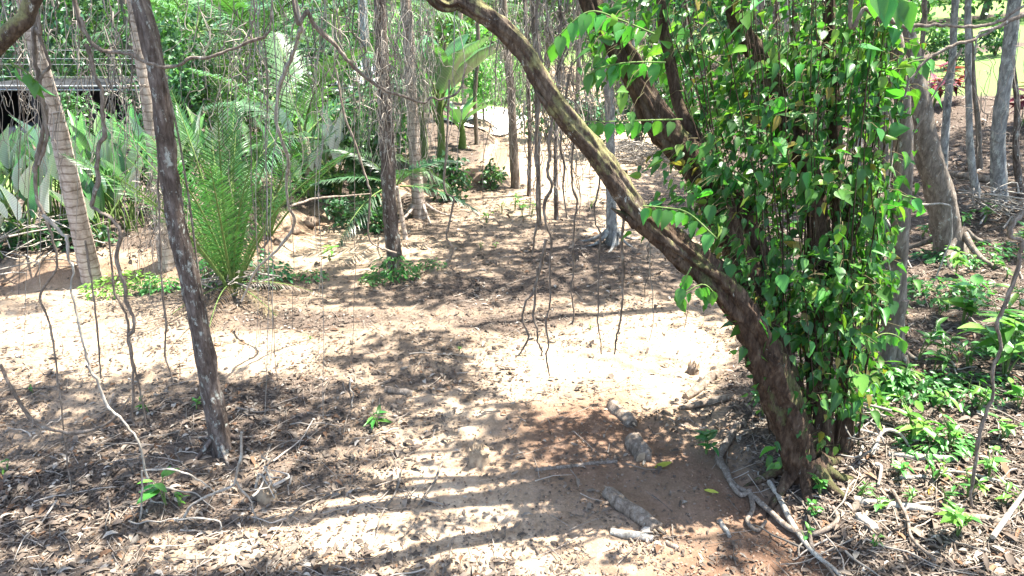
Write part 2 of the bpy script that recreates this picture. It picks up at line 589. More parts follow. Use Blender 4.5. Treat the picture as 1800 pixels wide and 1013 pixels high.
def m_ground():
    m, nt, out = newmat('ground_earth')
    at = nd(nt, 'ShaderNodeAttribute', attribute_name='col')
    sep = nd(nt, 'ShaderNodeSeparateColor'); nt.links.new(at.outputs['Color'], sep.inputs[0])
    tc = nd(nt, 'ShaderNodeTexCoord'); ob = tc.outputs['Object']
    big = noise(nt, ob, 1.3, 5, 0.6); mid = noise(nt, ob, 9, 6, 0.7); fine = noise(nt, ob, 70, 4, 0.7)
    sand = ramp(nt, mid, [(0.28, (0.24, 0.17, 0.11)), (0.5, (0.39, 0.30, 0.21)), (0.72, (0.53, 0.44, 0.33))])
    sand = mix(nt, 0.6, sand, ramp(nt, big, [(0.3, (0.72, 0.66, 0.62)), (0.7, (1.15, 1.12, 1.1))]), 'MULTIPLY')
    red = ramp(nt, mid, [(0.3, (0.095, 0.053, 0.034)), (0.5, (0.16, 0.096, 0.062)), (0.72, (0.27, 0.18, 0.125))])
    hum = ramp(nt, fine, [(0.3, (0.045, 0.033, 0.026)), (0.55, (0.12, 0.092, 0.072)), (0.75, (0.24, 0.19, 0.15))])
    gra = ramp(nt, fine, [(0.3, (0.09, 0.16, 0.04)), (0.7, (0.21, 0.31, 0.10))])

    def soft(ch, k=0.5):
        a = nd(nt, 'ShaderNodeMath', operation='ADD'); nt.links.new(ch, a.inputs[0])
        s = nd(nt, 'ShaderNodeMath', operation='MULTIPLY_ADD'); nt.links.new(mid, s.inputs[0]); s.inputs[1].default_value = k; s.inputs[2].default_value = -0.5 * k
        nt.links.new(s.outputs[0], a.inputs[1])
        return ramp(nt, a.outputs[0], [(0.3, (0, 0, 0)), (0.7, (1, 1, 1))])
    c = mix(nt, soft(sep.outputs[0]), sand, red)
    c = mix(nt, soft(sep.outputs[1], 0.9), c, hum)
    c = mix(nt, soft(sep.outputs[2], 0.3), c, gra)
    vor = nd(nt, 'ShaderNodeTexVoronoi'); vor.inputs['Scale'].default_value = 55; nt.links.new(ob, vor.inputs['Vector'])
    c = mix(nt, 0.5, c, ramp(nt, vor.outputs['Distance'], [(0.0, (1.25, 1.25, 1.25)), (0.55, (0.75, 0.75, 0.75))]), 'MULTIPLY')
    n = bump(nt, fine, 0.55, 0.02)
    n = bump(nt, mid, 0.5, 0.05, n)
    principled(nt, out, c, 0.95, n, 0.1)
    return m


M = dict(
    ground=m_ground(),
    dry=m_vcol('dry_leaf', 0.75, 0.12, 0.25),
    twig=m_vcol('twig_bark', 0.85),
    vine_leaf=m_leaf('vine_leaf', 0.42, 0.38, None, 0.35),
    leaf=m_leaf('plant_leaf', 0.38, 0.35, None, 0.4),
    far_leaf=m_leaf('canopy_leaf', 0.42, 0.25, None, 0.5),
    frond=m_leaf('frond_leaf', 0.4, 0.22, None, 0.5),
    waxy=m_leaf('waxy_leaf', 0.35, 0.2, (0.72, 0.77, 0.76), 0.6, True),
    banana=m_leaf('banana_leaf', 0.3, 0.25, (0.22, 0.38, 0.22), 0.5, True),
    red_leaf=m_leaf('red_leaf', 0.4, 0.2),
    tree=m_bark('rough_bark', (0.024, 0.015, 0.010), (0.065, 0.042, 0.028), (0.14, 0.10, 0.068), 0.1, 1.0, False, 1.0, 0.45, (0.085, 0.085, 0.035)),
    limb=m_bark('mossy_bark', (0.035, 0.025, 0.018), (0.085, 0.062, 0.045), (0.18, 0.14, 0.10), 0.25, 1.0, False, 0.9, 0.75, (0.20, 0.185, 0.085)),
    dark=m_bark('dark_bark', (0.04, 0.03, 0.024), (0.115, 0.088, 0.072), (0.23, 0.19, 0.165), 0.5, 0.8, False, 0.9, 0.2, (0.25, 0.24, 0.21)),
    grey=m_bark('grey_bark', (0.08, 0.065, 0.05), (0.16, 0.132, 0.105), (0.27, 0.23, 0.185), 0.35, 0.8, False, 0.5),
    pale=m_bark('pale_bark', (0.08, 0.075, 0.07), (0.22, 0.215, 0.20), (0.36, 0.35, 0.33), 0.6, 0.7, False, 0.4),
    palm=m_bark('palm_bark', (0.16, 0.115, 0.085), (0.42, 0.35, 0.29), (0.52, 0.45, 0.385), 0.25, 0.6, True, 0.4),
    liana=m_bark('liana_bark', (0.08, 0.062, 0.048), (0.18, 0.145, 0.115), (0.31, 0.265, 0.22), 0.25, 1.6, False, 0.5),
    palevine=m_bark('pale_vine_bark', (0.16, 0.14, 0.115), (0.30, 0.27, 0.225), (0.44, 0.41, 0.36), 0.4, 1.6, False, 0.4),
    stem=m_plain('green_stem', (0.07, 0.13, 0.03), (0.16, 0.22, 0.07), 20),
    log=m_bark('weathered_log', (0.08, 0.06, 0.045), (0.19, 0.15, 0.115), (0.31, 0.26, 0.21), 0.15, 1.1, False, 0.6),
    cutwood=m_plain('cut_wood', (0.20, 0.14, 0.09), (0.36, 0.28, 0.19), 30),
    earth=m_plain('clod_earth', (0.13, 0.09, 0.065), (0.26, 0.195, 0.145), 9, 0.95, 0.6, 0.1),
    wall=m_plain('plaster', (0.62, 0.63, 0.62), (0.74, 0.75, 0.74), 3, 0.9, 0.1),
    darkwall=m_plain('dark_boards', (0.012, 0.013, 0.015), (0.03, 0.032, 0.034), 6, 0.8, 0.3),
    roof=m_plain('roof_sheet', (0.33, 0.35, 0.37), (0.46, 0.48, 0.5), 4, 0.55, 0.1, 0.4),
    cable=m_plain('cable_sheath', (0.18, 0.19, 0.20), (0.34, 0.35, 0.36), 20, 0.5, 0.1, 0.4),
    glass=m_plain('dark_glass', (0.02, 0.03, 0.035), (0.04, 0.05, 0.055), 2, 0.1, 0.02, 0.6),
    concrete=m_plain('concrete', (0.45, 0.42, 0.38), (0.58, 0.55, 0.5), 5, 0.9, 0.3),
)

# ------------------------------------------------------------------ the ground
LAWN = [  # far lawns (pixel outline on the flat), as world discs: x, y, rx, ry
    (14.5, 17.0, 5.2, 4.2), (24, 26, 12, 8), (-1.6, 27.0, 2.6, 5.5), (-8.6, 11.5, 2.2, 1.4), (-4.6, 31, 3.0, 6)]


LIT_BARE = [(150, 575, 330, 60), (430, 620, 110, 45), (590, 425, 140, 36), (1050, 640, 190, 80), (1000, 590, 130, 36), (880, 930, 300, 75), (1080, 990, 240, 60), (620, 930, 170, 40), (330, 960, 130, 30), (830, 850, 130, 36), (1000, 290, 140, 90), (1200, 900, 160, 90), (1090, 400, 80, 26), (800, 560, 120, 16)]  # bare sand over the sunlit patches; its paler colour adds to the light


def zones(x, y):
    px, py, _ = project(np.stack([x, y, height(x, y)], -1))
    dl = sdist(x, y, LB, LSIDE); dr = sdist(x, y, RS, RSIDE)
    nz = fbm(x, y, 1.5, 21, 4)
    # red soil along the worn track in front of the leaning tree and on the bank's cut face
    tr = [tuple(F(*q)) for q in [(1400, 1300), (1290, 960), (1180, 860), (1090, 810), (1020, 780)]]
    dt = np.abs(sdist(x, y, tr))
    red = np.clip(1.2 - dt / 1.4, 0, 1) * 0.85 + (nz - 0.5) * 0.7
    red = np.maximum(red, (np.exp(-((dl - 0.2) / 0.3) ** 2)) * 0.55)
    red = np.clip(red + 0.10 * (fbm(x, y, 0.5, 31) - 0.4), 0, 1)
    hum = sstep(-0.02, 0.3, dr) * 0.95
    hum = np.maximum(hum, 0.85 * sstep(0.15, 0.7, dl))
    # worn litter beds on the clearing floor (left front, middle bands)
    spots = [(-2.6, 4.6, 1.7, 0.75), (-3.4, 3.7, 1.9, 0.8), (-0.6, 5.2, 1.2, 0.45), (-0.4, 7.5, 2.4, 0.9), (0.9, 8.6, 1.8, 0.9), (0.2, 6.5, 1.2, 0.4), (-1.8, 6.6, 1.5, .5)]
    for (a, b, c, d) in spots:
        hum = np.maximum(hum, 0.8 * np.exp(-(((x - a) / c) ** 2 + ((y - b) / d) ** 2)))
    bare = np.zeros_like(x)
    for (p_, q_, c_, d_) in LIT_BARE:
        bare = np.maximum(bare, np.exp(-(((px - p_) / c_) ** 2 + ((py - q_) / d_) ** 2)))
    hum = np.maximum(hum, 0.58 * (1 - bare) * (y < 16) * (dl < 0))  # darker humus floor outside the sunlit patches
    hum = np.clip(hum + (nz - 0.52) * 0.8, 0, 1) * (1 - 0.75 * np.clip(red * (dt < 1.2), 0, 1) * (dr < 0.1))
    lawn = np.zeros_like(x)
    for (a, b, c, d) in LAWN:
        q = np.sqrt(((x - a) / c) ** 2 + ((y - b) / d) ** 2) + (nz - 0.5) * 0.4
        lawn = np.maximum(lawn, 1 - sstep(0.85, 1.1, q))
    lawn = np.maximum(lawn, sstep(34, 40, y))
    return red, hum, lawn


def build_ground():
    xs = np.concatenate([-np.geomspace(7, 600, 60)[::-1], np.arange(-6.96, 9.0, 0.045), np.geomspace(9.0, 600, 60)])
    ys = [-3.0, -1.0, 0.5]
    y = 1.6
    while y < 800:
        ys.append(y); y += 0.04 if y < 5 else 0.04 * (y / 5) ** 1.25
    ys = np.array(ys)
    X, Y = np.meshgrid(xs, ys)
    Z = height(X, Y)
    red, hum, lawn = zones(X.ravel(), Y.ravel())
    Z = Z + (fbm(X, Y, 0.14, 41, 3) - 0.5) * 0.03 * (Y < 14)
    V = np.stack([X, Y, Z], -1).reshape(-1, 3)
    ny, nx = X.shape
    i, j = np.meshgrid(np.arange(ny - 1), np.arange(nx - 1), indexing='ij')
    a = (i * nx + j).ravel()
    Fq = np.stack([a, a + 1, a + nx + 1, a + nx], -1)
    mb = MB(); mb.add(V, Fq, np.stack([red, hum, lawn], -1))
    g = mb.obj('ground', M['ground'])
    tag(g, 'sandy and reddish earth floor of the clearing, rising to the right', None, None, 'structure')


build_ground()

# light and shade of the clearing: where gaps are cut into the crowns overhead (ground x, y from the picture)
LIT = [(120, 575, 330, 75, 2.4), (400, 560, 130, 65, 1.6), (440, 625, 100, 45, 1.0), (585, 425, 150, 45, 2.2), (800, 372, 150, 22, .8), (1050, 640, 180, 80, 2.4),
       (990, 592, 130, 40, 1.0), (1140, 560, 90, 30, .6), (880, 545, 70, 24, .8), (730, 560, 110, 22, .7), (620, 585, 80, 22, .7), (560, 660, 90, 16, .6), (800, 835, 170, 36, 1.8), (640, 940, 160, 50, 1.6), (430, 950, 120, 40, 1.2), (1180, 1010, 120, 30, 1.6),
       (930, 930, 210, 60, 2.6), (1060, 985, 170, 55, 2.4), (1280, 1010, 170, 32, .9), (760, 955, 90, 60, .7), (560, 925, 130, 25, .8), (350, 960, 110, 32, 1.1), (60, 940, 120, 45, .9), (170, 985, 100, 30, .7), (480, 820, 110, 26, .6),
       (720, 800, 110, 24, .7), (1020, 770, 80, 18, .6), (1650, 830, 230, 120, 2.2), (1740, 730, 110, 60, 1.6), (200, 750, 240, 80, -.9), (700, 715, 160, 34, -.6), (640, 505, 150, 26, -.6), (850, 480, 250, 40, -.5), (1230, 830, 190, 80, 1.3), (1620, 620, 130, 60, -.8), (1740, 300, 120, 90, -1.0), (1600, 960, 120, 30, .5), (1740, 920, 80, 60, .6), (1650, 470, 90, 40, .8), (1760, 520, 60, 45, .8), (1480, 470, 90, 50, .5),
       (1000, 275, 110, 75, 1.6), (840, 235, 120, 45, 1.6), (1090, 400, 70, 28, .9), (960, 420, 60, 20, .4), (1150, 480, 50, 20, .4), (640, 480, 60, 12, .4), (120, 330, 320, 130, 1.1), (600, 250, 200, 120, 1.0), (1700, 150, 170, 90, 1.6), (1300, 250, 160, 60, .8), (420, 300, 130, 120, 0.6)]


def shade(x, y):
    px, py, D = project(np.stack([x, y, height(x, y)], -1))
    lit = np.zeros_like(x)
    for (a, b, c, d, w) in LIT:
        lit = lit + w * np.exp(-(((px - a) / c) ** 2 + ((py - b) / d) ** 2) ** 1.5)
    n1 = fbm(x, y, 0.55, 51, 3)
    n2 = fbm(x, y, 0.28, 57, 2)
    s = 0.66 + (n1 - 0.5) * 1.9 + (n2 - 0.5) * 0.9 - lit * 1.35
    s = sstep(0.18, 0.55, s)
    s = np.where(y > 15, s * 0.45, s)
    s = s * (1 - 0.8 * sstep(0.2, 1.2, sdist(x, y, LB, LSIDE)))
    return s


# ------------------------------------------------------------------ trees
def tree_root(name, base):
    return empty(name, base)


def widths(path, w):
    """pixel widths -> metres at each point"""
    _, _, D = project(path)
    ww = np.interp(np.linspace(0, 1, len(path)), np.linspace(0, 1, len(w)), w)
    return ww * D / FPX / 2


def trunk_path(px, Y0, extend=4.0, sink=0.12, lean=0.0):
    pts = []
    for q in px:
        dY = q[2] if len(q) > 2 else 0.0
        pts.append(P(q[0], q[1], Y0 + dY))
    pts = np.array(pts)
    d = pts[-1] - pts[-2]
    d = d / np.linalg.norm(d); d = d * 0.6 + np.array([0, 0, 0.6])
    n = max(2, int(extend / 1.2))
    ext = [pts[-1] + d * (k + 1) * 1.2 for k in range(n)] if extend else []
    first = pts[0] + (pts[0] - pts[1]) / np.linalg.norm(pts[0] - pts[1]) * sink
    return np.array([first] + list(pts) + ext)


TRUNKS = []   # (root, top point) of trees that carry the added shading leaves


def tree(name, px, w, mat, sides=14, extend=5.0, rough=0.18, rings=0.0, ringp=.09, ridges=0, flare=0.35, roots=0, crown=True, nn=None, Ybase=None):
    base = G1(px[0][0], px[0][1])
    if Ybase is not None:
        base = P(px[0][0], px[0][1], Ybase)
    root = tree_root(name, base)
    path = trunk_path(px, base[1], extend)
    rad = widths(path[:len(px) + 1], w)
    if extend:
        rad = np.concatenate([rad, rad[-1] * np.linspace(0.95, 0.5, len(path) - len(rad))])
    mb = MB()
    L = np.linalg.norm(np.diff(path, axis=0), axis=1).sum()
    n = nn or int(max(24, L / 0.05 if rings else L / 0.09))
    tube(mb, path, rad, sides, n, True, rough, rings, ringp, ridges, flare=flare)
    t = mb.obj('trunk', M[mat], root, origin=None)
    t.parent = root
    t.matrix_parent_inverse.identity()
    shift(t, base)
    for k in range(roots):
        a = 2 * math.pi * (k + rng.random() * 0.6) / roots
        r0 = rad[0] * rng.uniform(0.16, 0.28); ln = rad[0] * rng.uniform(3, 5.5)
        pts = []
        for s in np.linspace(0, 1, 6):
            q = base[:2] + np.array([math.cos(a + s * 0.5 * math.sin(k)), math.sin(a + s * 0.5 * math.sin(k))]) * (rad[0] * 0.6 + ln * s)
            pts.append([q[0], q[1], height(q[0], q[1]) + rad[0] * 1.6 * (1 - s) ** 3 - 0.02 * s + r0 * 0.25 * (1 - s)])
        m2 = MB(); tube(m2, pts, [r0 * 1.2, r0 * 0.8, r0 * 0.5, r0 * 0.15], 8, 14, True, 0.2)
        ro = m2.obj('root', M[mat], root); shift(ro, base)
    if crown and name != 'palm_tree':
        TRUNKS.append((root, base, path[-1]))
    return root, base, path, rad


def shift(ob, base):
    """mesh was made in world space: move it into the space of its thing"""
    me = ob.data
    n = len(me.vertices); a = np.empty(n * 3, np.float32)
    me.vertices.foreach_get('co', a)
    a = a.reshape(-1, 3) - np.asarray(base, np.float32)
    me.vertices.foreach_set('co', a.ravel()); me.update()
    ob.location = (0, 0, 0)


def part(mb, name, mat, root, smooth=True, kind=None):
    o = mb.obj(name, M[mat], root, smooth)
    shift(o, np.array(root.location) if root.parent is None else np.array(root.parent.location))
    if kind:
        o['kind'] = kind
    return o


# --- the big leaning tree
tb = G1(1412, 842)
big = tag(empty('leaning_tree', tb), 'thick dark leaning tree with mossy limbs, wrapped in a leafy climber', 'tree')
YB = tb[1]
STEMS = {}


def stem(name, px, w, mat, sides=20, ext=3.0, rough=0.22, sink=0.1, ridges=5, flare=0.0):
    path = trunk_path(px, YB, ext, sink)
    rad = widths(path[:len(px) + 1], np.array(w) * .86)
    if ext:
        rad = np.concatenate([rad, rad[-1] * np.linspace(0.95, 0.6, len(path) - len(rad))])
    mb = MB()
    L = np.linalg.norm(np.diff(path, axis=0), axis=1).sum()
    tube(mb, path, rad, sides * 2 if sides >= 16 else sides, int(L / (0.022 if sides >= 16 else .05)), True, rough, ridges=ridges, flare=flare)
    part(mb, name, mat, big)
    STEMS[len(STEMS)] = crom(path, 60)
    return path, rad


s1a = [(1412, 845, 0), (1388, 745, -.02), (1352, 650, -.04), (1318, 562, -.07), (1260, 492, -.1), (1193, 438, -.14), (1127, 380, -.18), (1084, 320, -.22), (1036, 256, -.26), (984, 192, -.31), (948, 136, -.35), (916, 84, -.38), (868, 38, -.42), (810, 2, -.46), (735, -45, -.5)]
stem('trunk', s1a[:7], [58, 60, 68, 68, 62, 58, 54], 'tree', 28, 0, 0.34, ridges=5, flare=0.25)
stem('limb', s1a[5:], [53, 49, 47, 45, 43, 42, 40, 40, 40, 38], 'limb', 22, 2.5, 0.26, ridges=4, sink=0.0)
stem('trunk', [(1425, 840, .1), (1402, 750, .12), (1372, 640, .14), (1332, 530, .16), (1290, 420, .18), (1245, 330, .2), (1190, 252, .2), (1145, 190, .2), (1110, 120, .2), (1070, 50, .2), (1030, -30, .2)], [50, 50, 52, 56, 60, 60, 58, 55, 50, 46, 42], 'tree', 22, 3.0, 0.32)
stem('limb', [(1365, 545, .3), (1340, 450, .3), (1290, 340, .3), (1235, 262, .34), (1195, 190, .4), (1175, 90, .45), (1160, -20, .5)], [40, 36, 34, 30, 26, 22, 18], 'tree', 12, 2.0)
stem('trunk', [(1445, 835, .12), (1442, 710, .2), (1436, 570, .3), (1440, 430, .35), (1422, 300, .4), (1372, 185, .45), (1328, 92, .5), (1288, -10, .5)], [50, 46, 44, 42, 42, 40, 38, 34], 'tree', 16, 3.0, 0.3)
stem('trunk', [(1478, 815, .22), (1490, 660, .32), (1492, 500, .4), (1472, 350, .45), (1466, 200, .5), (1458, -10, .5)], [44, 38, 34, 30, 28, 24], 'tree', 14, 3.0)
stem('broken_branch', [(1118, 392, -.2), (1096, 378, -.22), (1074, 366, -.24)], [34, 22, 3], 'tree', 8, 0, sink=0.0, ridges=0)
stem('broken_branch', [(972, 196, -.32), (955, 178, -.35), (940, 160, -.38)], [26, 18, 3], 'limb', 8, 0, sink=0.0, ridges=0)
for k, (a, ln) in enumerate([(3.5, .45), (4.3, .38), (5.2, .42), (5.8, .4), (0.2, .5), (2.7, .4)]):
    pts = []
    for s in np.linspace(0, 1, 7):
        q = tb[:2] + np.array([math.cos(a + .4 * s), math.sin(a + .4 * s)]) * (0.04 + ln * s)
        pts.append([q[0], q[1], height(q[0], q[1]) + 0.16 * (1 - s) ** 3 - 0.01])
    m2 = MB(); tube(m2, pts, [0.06, 0.034, 0.02, 0.006], 9, 20, True, 0.25)
    part(m2, 'root', 'tree', big)
TRUNKS.append((big, tb, STEMS[1][-1]))

# --- the other trunks
r, b, pth, rad = tree('slanting_tree', [(390, 797), (367, 670), (347, 565), (319, 430), (301, 330), (287, 220), (272, 110), (248, 0), (236, -60)], [38, 33, 33, 29, 33, 29, 31, 28, 29], 'dark', 20, flare=0.3, rough=0.34, ridges=3, roots=4)
tag(r, 'dark slanting trunk with grey lichen, standing alone in the left foreground', 'tree')
LTREE = (r, b, pth)
r, b, pth, rad = tree('palm_tree', [(165, 503), (142, 405), (120, 305), (101, 220), (76, 130), (52, 40), (38, -10)], [36, 32, 31, 30, 27, 24, 22], 'palm', 20, rings=0.04, ringp=.075, rough=0.05, flare=0.1, extend=6)
tag(r, 'pale ringed palm trunk leaning left beside the waxy-leaved plants', 'palm tree'); PALM_ROOTS = [(r, pth[-1])]
r, b, pth, rad = tree('palm_tree', [(296, 468), (284, 380), (276, 300), (263, 190), (246, 80), (233, -10)], [30, 28, 26, 25, 23, 22], 'palm', 16, rings=0.05, ringp=.08, rough=0.05, extend=6)
tag(r, 'ringed palm trunk partly hidden behind the dark slanting trunk', 'palm tree'); PALM_ROOTS.append((r, pth[-1]))
r, b, pth, rad = tree('tree', [(697, 482), (689, 420), (684, 330), (679, 230), (673, 120), (668, 0), (666, -40)], [28, 26, 26, 25, 23, 23, 22], 'dark', 14, rough=.28)
tag(r, 'straight dark trunk with green creeper at its foot, mid clearing', 'tree'); MID = (r, b, pth)
r, b, pth, rad = tree('palm_tree', [(738, 383), (733, 325), (728, 250), (722, 150), (718, 60), (712, -10)], [30, 22, 21, 20, 20, 19], 'palm', 14, rings=0.05, ringp=.09, rough=0.05, flare=0.4, roots=5, extend=18.5)
tag(r, 'slim ringed palm trunk with a flared foot behind the creeper-footed trunk', 'palm tree'); PALM_ROOTS.append((r, pth[-1]))
r, b, pth, rad = tree('tree', [(906, 332), (903, 262), (898, 160), (890, 70), (884, -10)], [18, 16, 15, 14, 13], 'grey', 12)
tag(r, 'slim grey trunk at the far end of the clearing beside the bank', 'tree'); FAR1 = pth
r, b, pth, rad = tree('tree', [(1076, 432), (1075, 380), (1073, 300), (1072, 200), (1065, 100), (1060, -10)], [30, 19, 18, 17, 17, 16], 'pale', 14, flare=0.5, roots=7)
tag(r, 'pale slim trunk with spreading roots, seen under the leaning limb', 'tree')
r, b, pth, rad = tree('tree', [(1572, 652), (1572, 560), (1580, 450), (1586, 360), (1590, 270), (1586, 180), (1577, 90), (1570, -10)], [38, 34, 32, 31, 30, 28, 26, 24], 'grey', 16, flare=0.3, roots=4)
tag(r, 'grey trunk with a cut stub, just right of the leafy climber', 'tree'); RT = (r, b, pth)
m2 = MB(); sp = b + np.array([-0.10, -0.03, 0.0]); tube(m2, [sp + [0, 0, -.05], sp + [.0, 0, .3], sp + [.015, 0, .62]], [.075, .06, .05], 10, 10, True, .2)
part(m2, 'cut_stub', 'grey', r)
r, b, pth, rad = tree('tree', [(1672, 450), (1662, 395), (1652, 340), (1636, 280), (1622, 215), (1610, 150), (1598, 80), (1582, -10)], [52, 44, 44, 44, 40, 36, 32, 28], 'grey', 18, flare=0.3, roots=4)
tag(r, 'stout smooth grey trunk curving left, with long surface roots', 'tree'); RC = (r, b, pth)
right_trunks = [
    ([(1658, 305), (1664, 200), (1674, 100), (1681, -10)], [16, 15, 14, 14], 'pale'),
    ([(1726, 372), (1708, 290), (1703, 180), (1702, 80), (1703, -10)], [20, 15, 13, 12, 12], 'pale'),
    ([(1758, 356), (1754, 250), (1766, 150), (1776, 70), (1785, -10)], [40, 28, 26, 25, 25], 'pale'),
    ([(1795, 345), (1786, 270), (1788, 180), (1780, 100), (1790, -10)], [18, 14, 11, 9, 9], 'dark'),
    ([(1722, 300), (1720, 230), (1712, 150), (1706, 60), (1704, -10)], [12, 11, 10, 9, 9], 'grey'),
    ([(1508, 330), (1508, 240), (1510, 150), (1513, 60), (1515, -10)], [18, 16, 15, 15, 14], 'pale'),
    ([(1548, 330), (1548, 220), (1550, 110), (1553, -10)], [28, 26, 26, 26], 'grey'),
    ([(1622, 240), (1618, 130), (1625, 30), (1626, -10)], [12, 11, 10, 10], 'grey')]
for px, w, mt in right_trunks:
    r, b, pth, rad = tree('slope_tree', px, np.array(w) * .85, mt, 12, flare=0.4, crown=False, extend=4)
    queue('slope_tree', r, px[0][0])
    m2 = MB(); ctr = pth[-1]
    n = 110
    pos = ctr + rng.normal(size=(n, 3)) * [0.8, 0.8, 0.5]
    c = np.array([0.05, 0.11, 0.025]) * rng.uniform(0.6, 1.5, (n, 1))
    scatter(m2, DIA, pos, frame(rdir(n, -.3), rdir(n, 1)), rng.uniform(.14, .24, n), c)
    part(m2, 'crown', 'far_leaf', r, kind='stuff')
flush('slope_tree', 'slim trunk', 'among those on the upper right slope', 'tree', 'slim trunks on the right slope')
back = [(838, 255, 8), (930, 345, 7), (948, 398, 8), (978, 388, 8), (1014, 262, 9), (1120, 250, 10), (1150, 240, 9), (1210, 235, 12), (1330, 250, 14), (1355, 255, 12), (1395, 270, 10), (1450, 285, 16), (560, 250, 9), (432, 215, 12)]
for (x, y, w) in back:
    k = rng.uniform(-14, 14)
    px = [(x, y), (x + k * .3 + rng.uniform(-4, 4), y * .66), (x + k * .7 + rng.uniform(-4, 4), y * .33), (x + k, -10)]
    r, b, pth, rad = tree('thicket_tree', px, [w * 1.2, w, w * .9, w * .85], ['grey', 'pale', 'dark'][int(rng.integers(0, 3))], 9, flare=0.3, crown=False, extend=3)
    queue('thicket_tree', r, x)
    m2 = MB(); n = 110
    pos = pth[-1] + rng.normal(size=(n, 3)) * [0.8, 0.8, 0.5]
    c = np.array([0.05, 0.11, 0.025]) * rng.uniform(0.6, 1.5, (n, 1))
    scatter(m2, DIA, pos, frame(rdir(n, -.3), rdir(n, 1)), rng.uniform(.14, .24, n), c)
    part(m2, 'crown', 'far_leaf', r, kind='stuff')
flush('thicket_tree', 'thin trunk', 'in the thicket behind the clearing', 'tree', 'thin trunks of the thicket')

# --- crown leaves added out of frame, placed to cast the clearing's shade
def build_shade_crowns():
    N = 150000
    gx = rng.uniform(-9, 14, N); gy = rng.uniform(0.5, 22, N)
    z = 6.2 + 4.5 * rng.random(N) ** 1.3
    h = height(gx, gy)
    acc = rng.random(N) < shade(gx, gy) * np.where(gy > 15, .5, 1.0) * 0.62  # keeps mostly leaves whose shadow lands on a spot meant to be shaded
    gx, gy, z, h = gx[acc], gy[acc], z[acc], h[acc]
    pos = np.stack([gx + SX * (z - h), gy + SY * (z - h), z], -1)
    n = len(pos)
    tops = np.array([t[1][:2] + np.array([SX, SY]) * 5.0 for t in TRUNKS])
    own = np.argmin(((pos[:, None, :2] - tops[None]) ** 2).sum(-1), 1)
    R = frame(rdir(n, -0.35), rdir(n, 1.3))
    col = np.array([0.055, 0.12, 0.028]) * rng.uniform(0.6, 1.5, (n, 1))
    s = rng.uniform(0.15, 0.24, n)
    for k, (root, base, top) in enumerate(TRUNKS):
        m = own == k
        if m.sum() < 5:
            continue
        mb = MB(); scatter(mb, DIA, pos[m], R[m], s[m], col[m])
        part(mb, 'crown', 'far_leaf', root, kind='stuff')  # unseen crown, shaped by where its shadows should land
        # boughs from the trunk into the added shading leaves
        pm = pos[m]
        for q in range(3):
            tgt = pm[rng.integers(0, len(pm))]
            md = (top + tgt) / 2 + np.array([0, 0, 0.5])
            m2 = MB(); tube(m2, [top - [0, 0, .3], md, tgt], [.02, .013, .006], 6, 12, True, .1)
            part(m2, 'bough', 'grey', root)


build_shade_crowns()

# ------------------------------------------------------------------ leaf litter and twigs
def litter_density(x, y):
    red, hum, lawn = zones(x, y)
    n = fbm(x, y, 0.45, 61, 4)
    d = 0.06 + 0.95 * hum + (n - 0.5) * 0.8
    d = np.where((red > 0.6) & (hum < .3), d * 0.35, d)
    px, py, _ = project(np.stack([x, y, height(x, y)], -1))
    return np.clip(d, 0.02, 1) * (lawn < 0.3)


def world_samples(n, y0, y1, power=2.2):
    # more of them near the camera
    u = rng.random(n)
    e = 1 - power
    y = (y0 ** e + u * (y1 ** e - y0 ** e)) ** (1 / e)
    x = rng.uniform(-0.95, 0.95, n) * (y + 1.4)
    return x, y


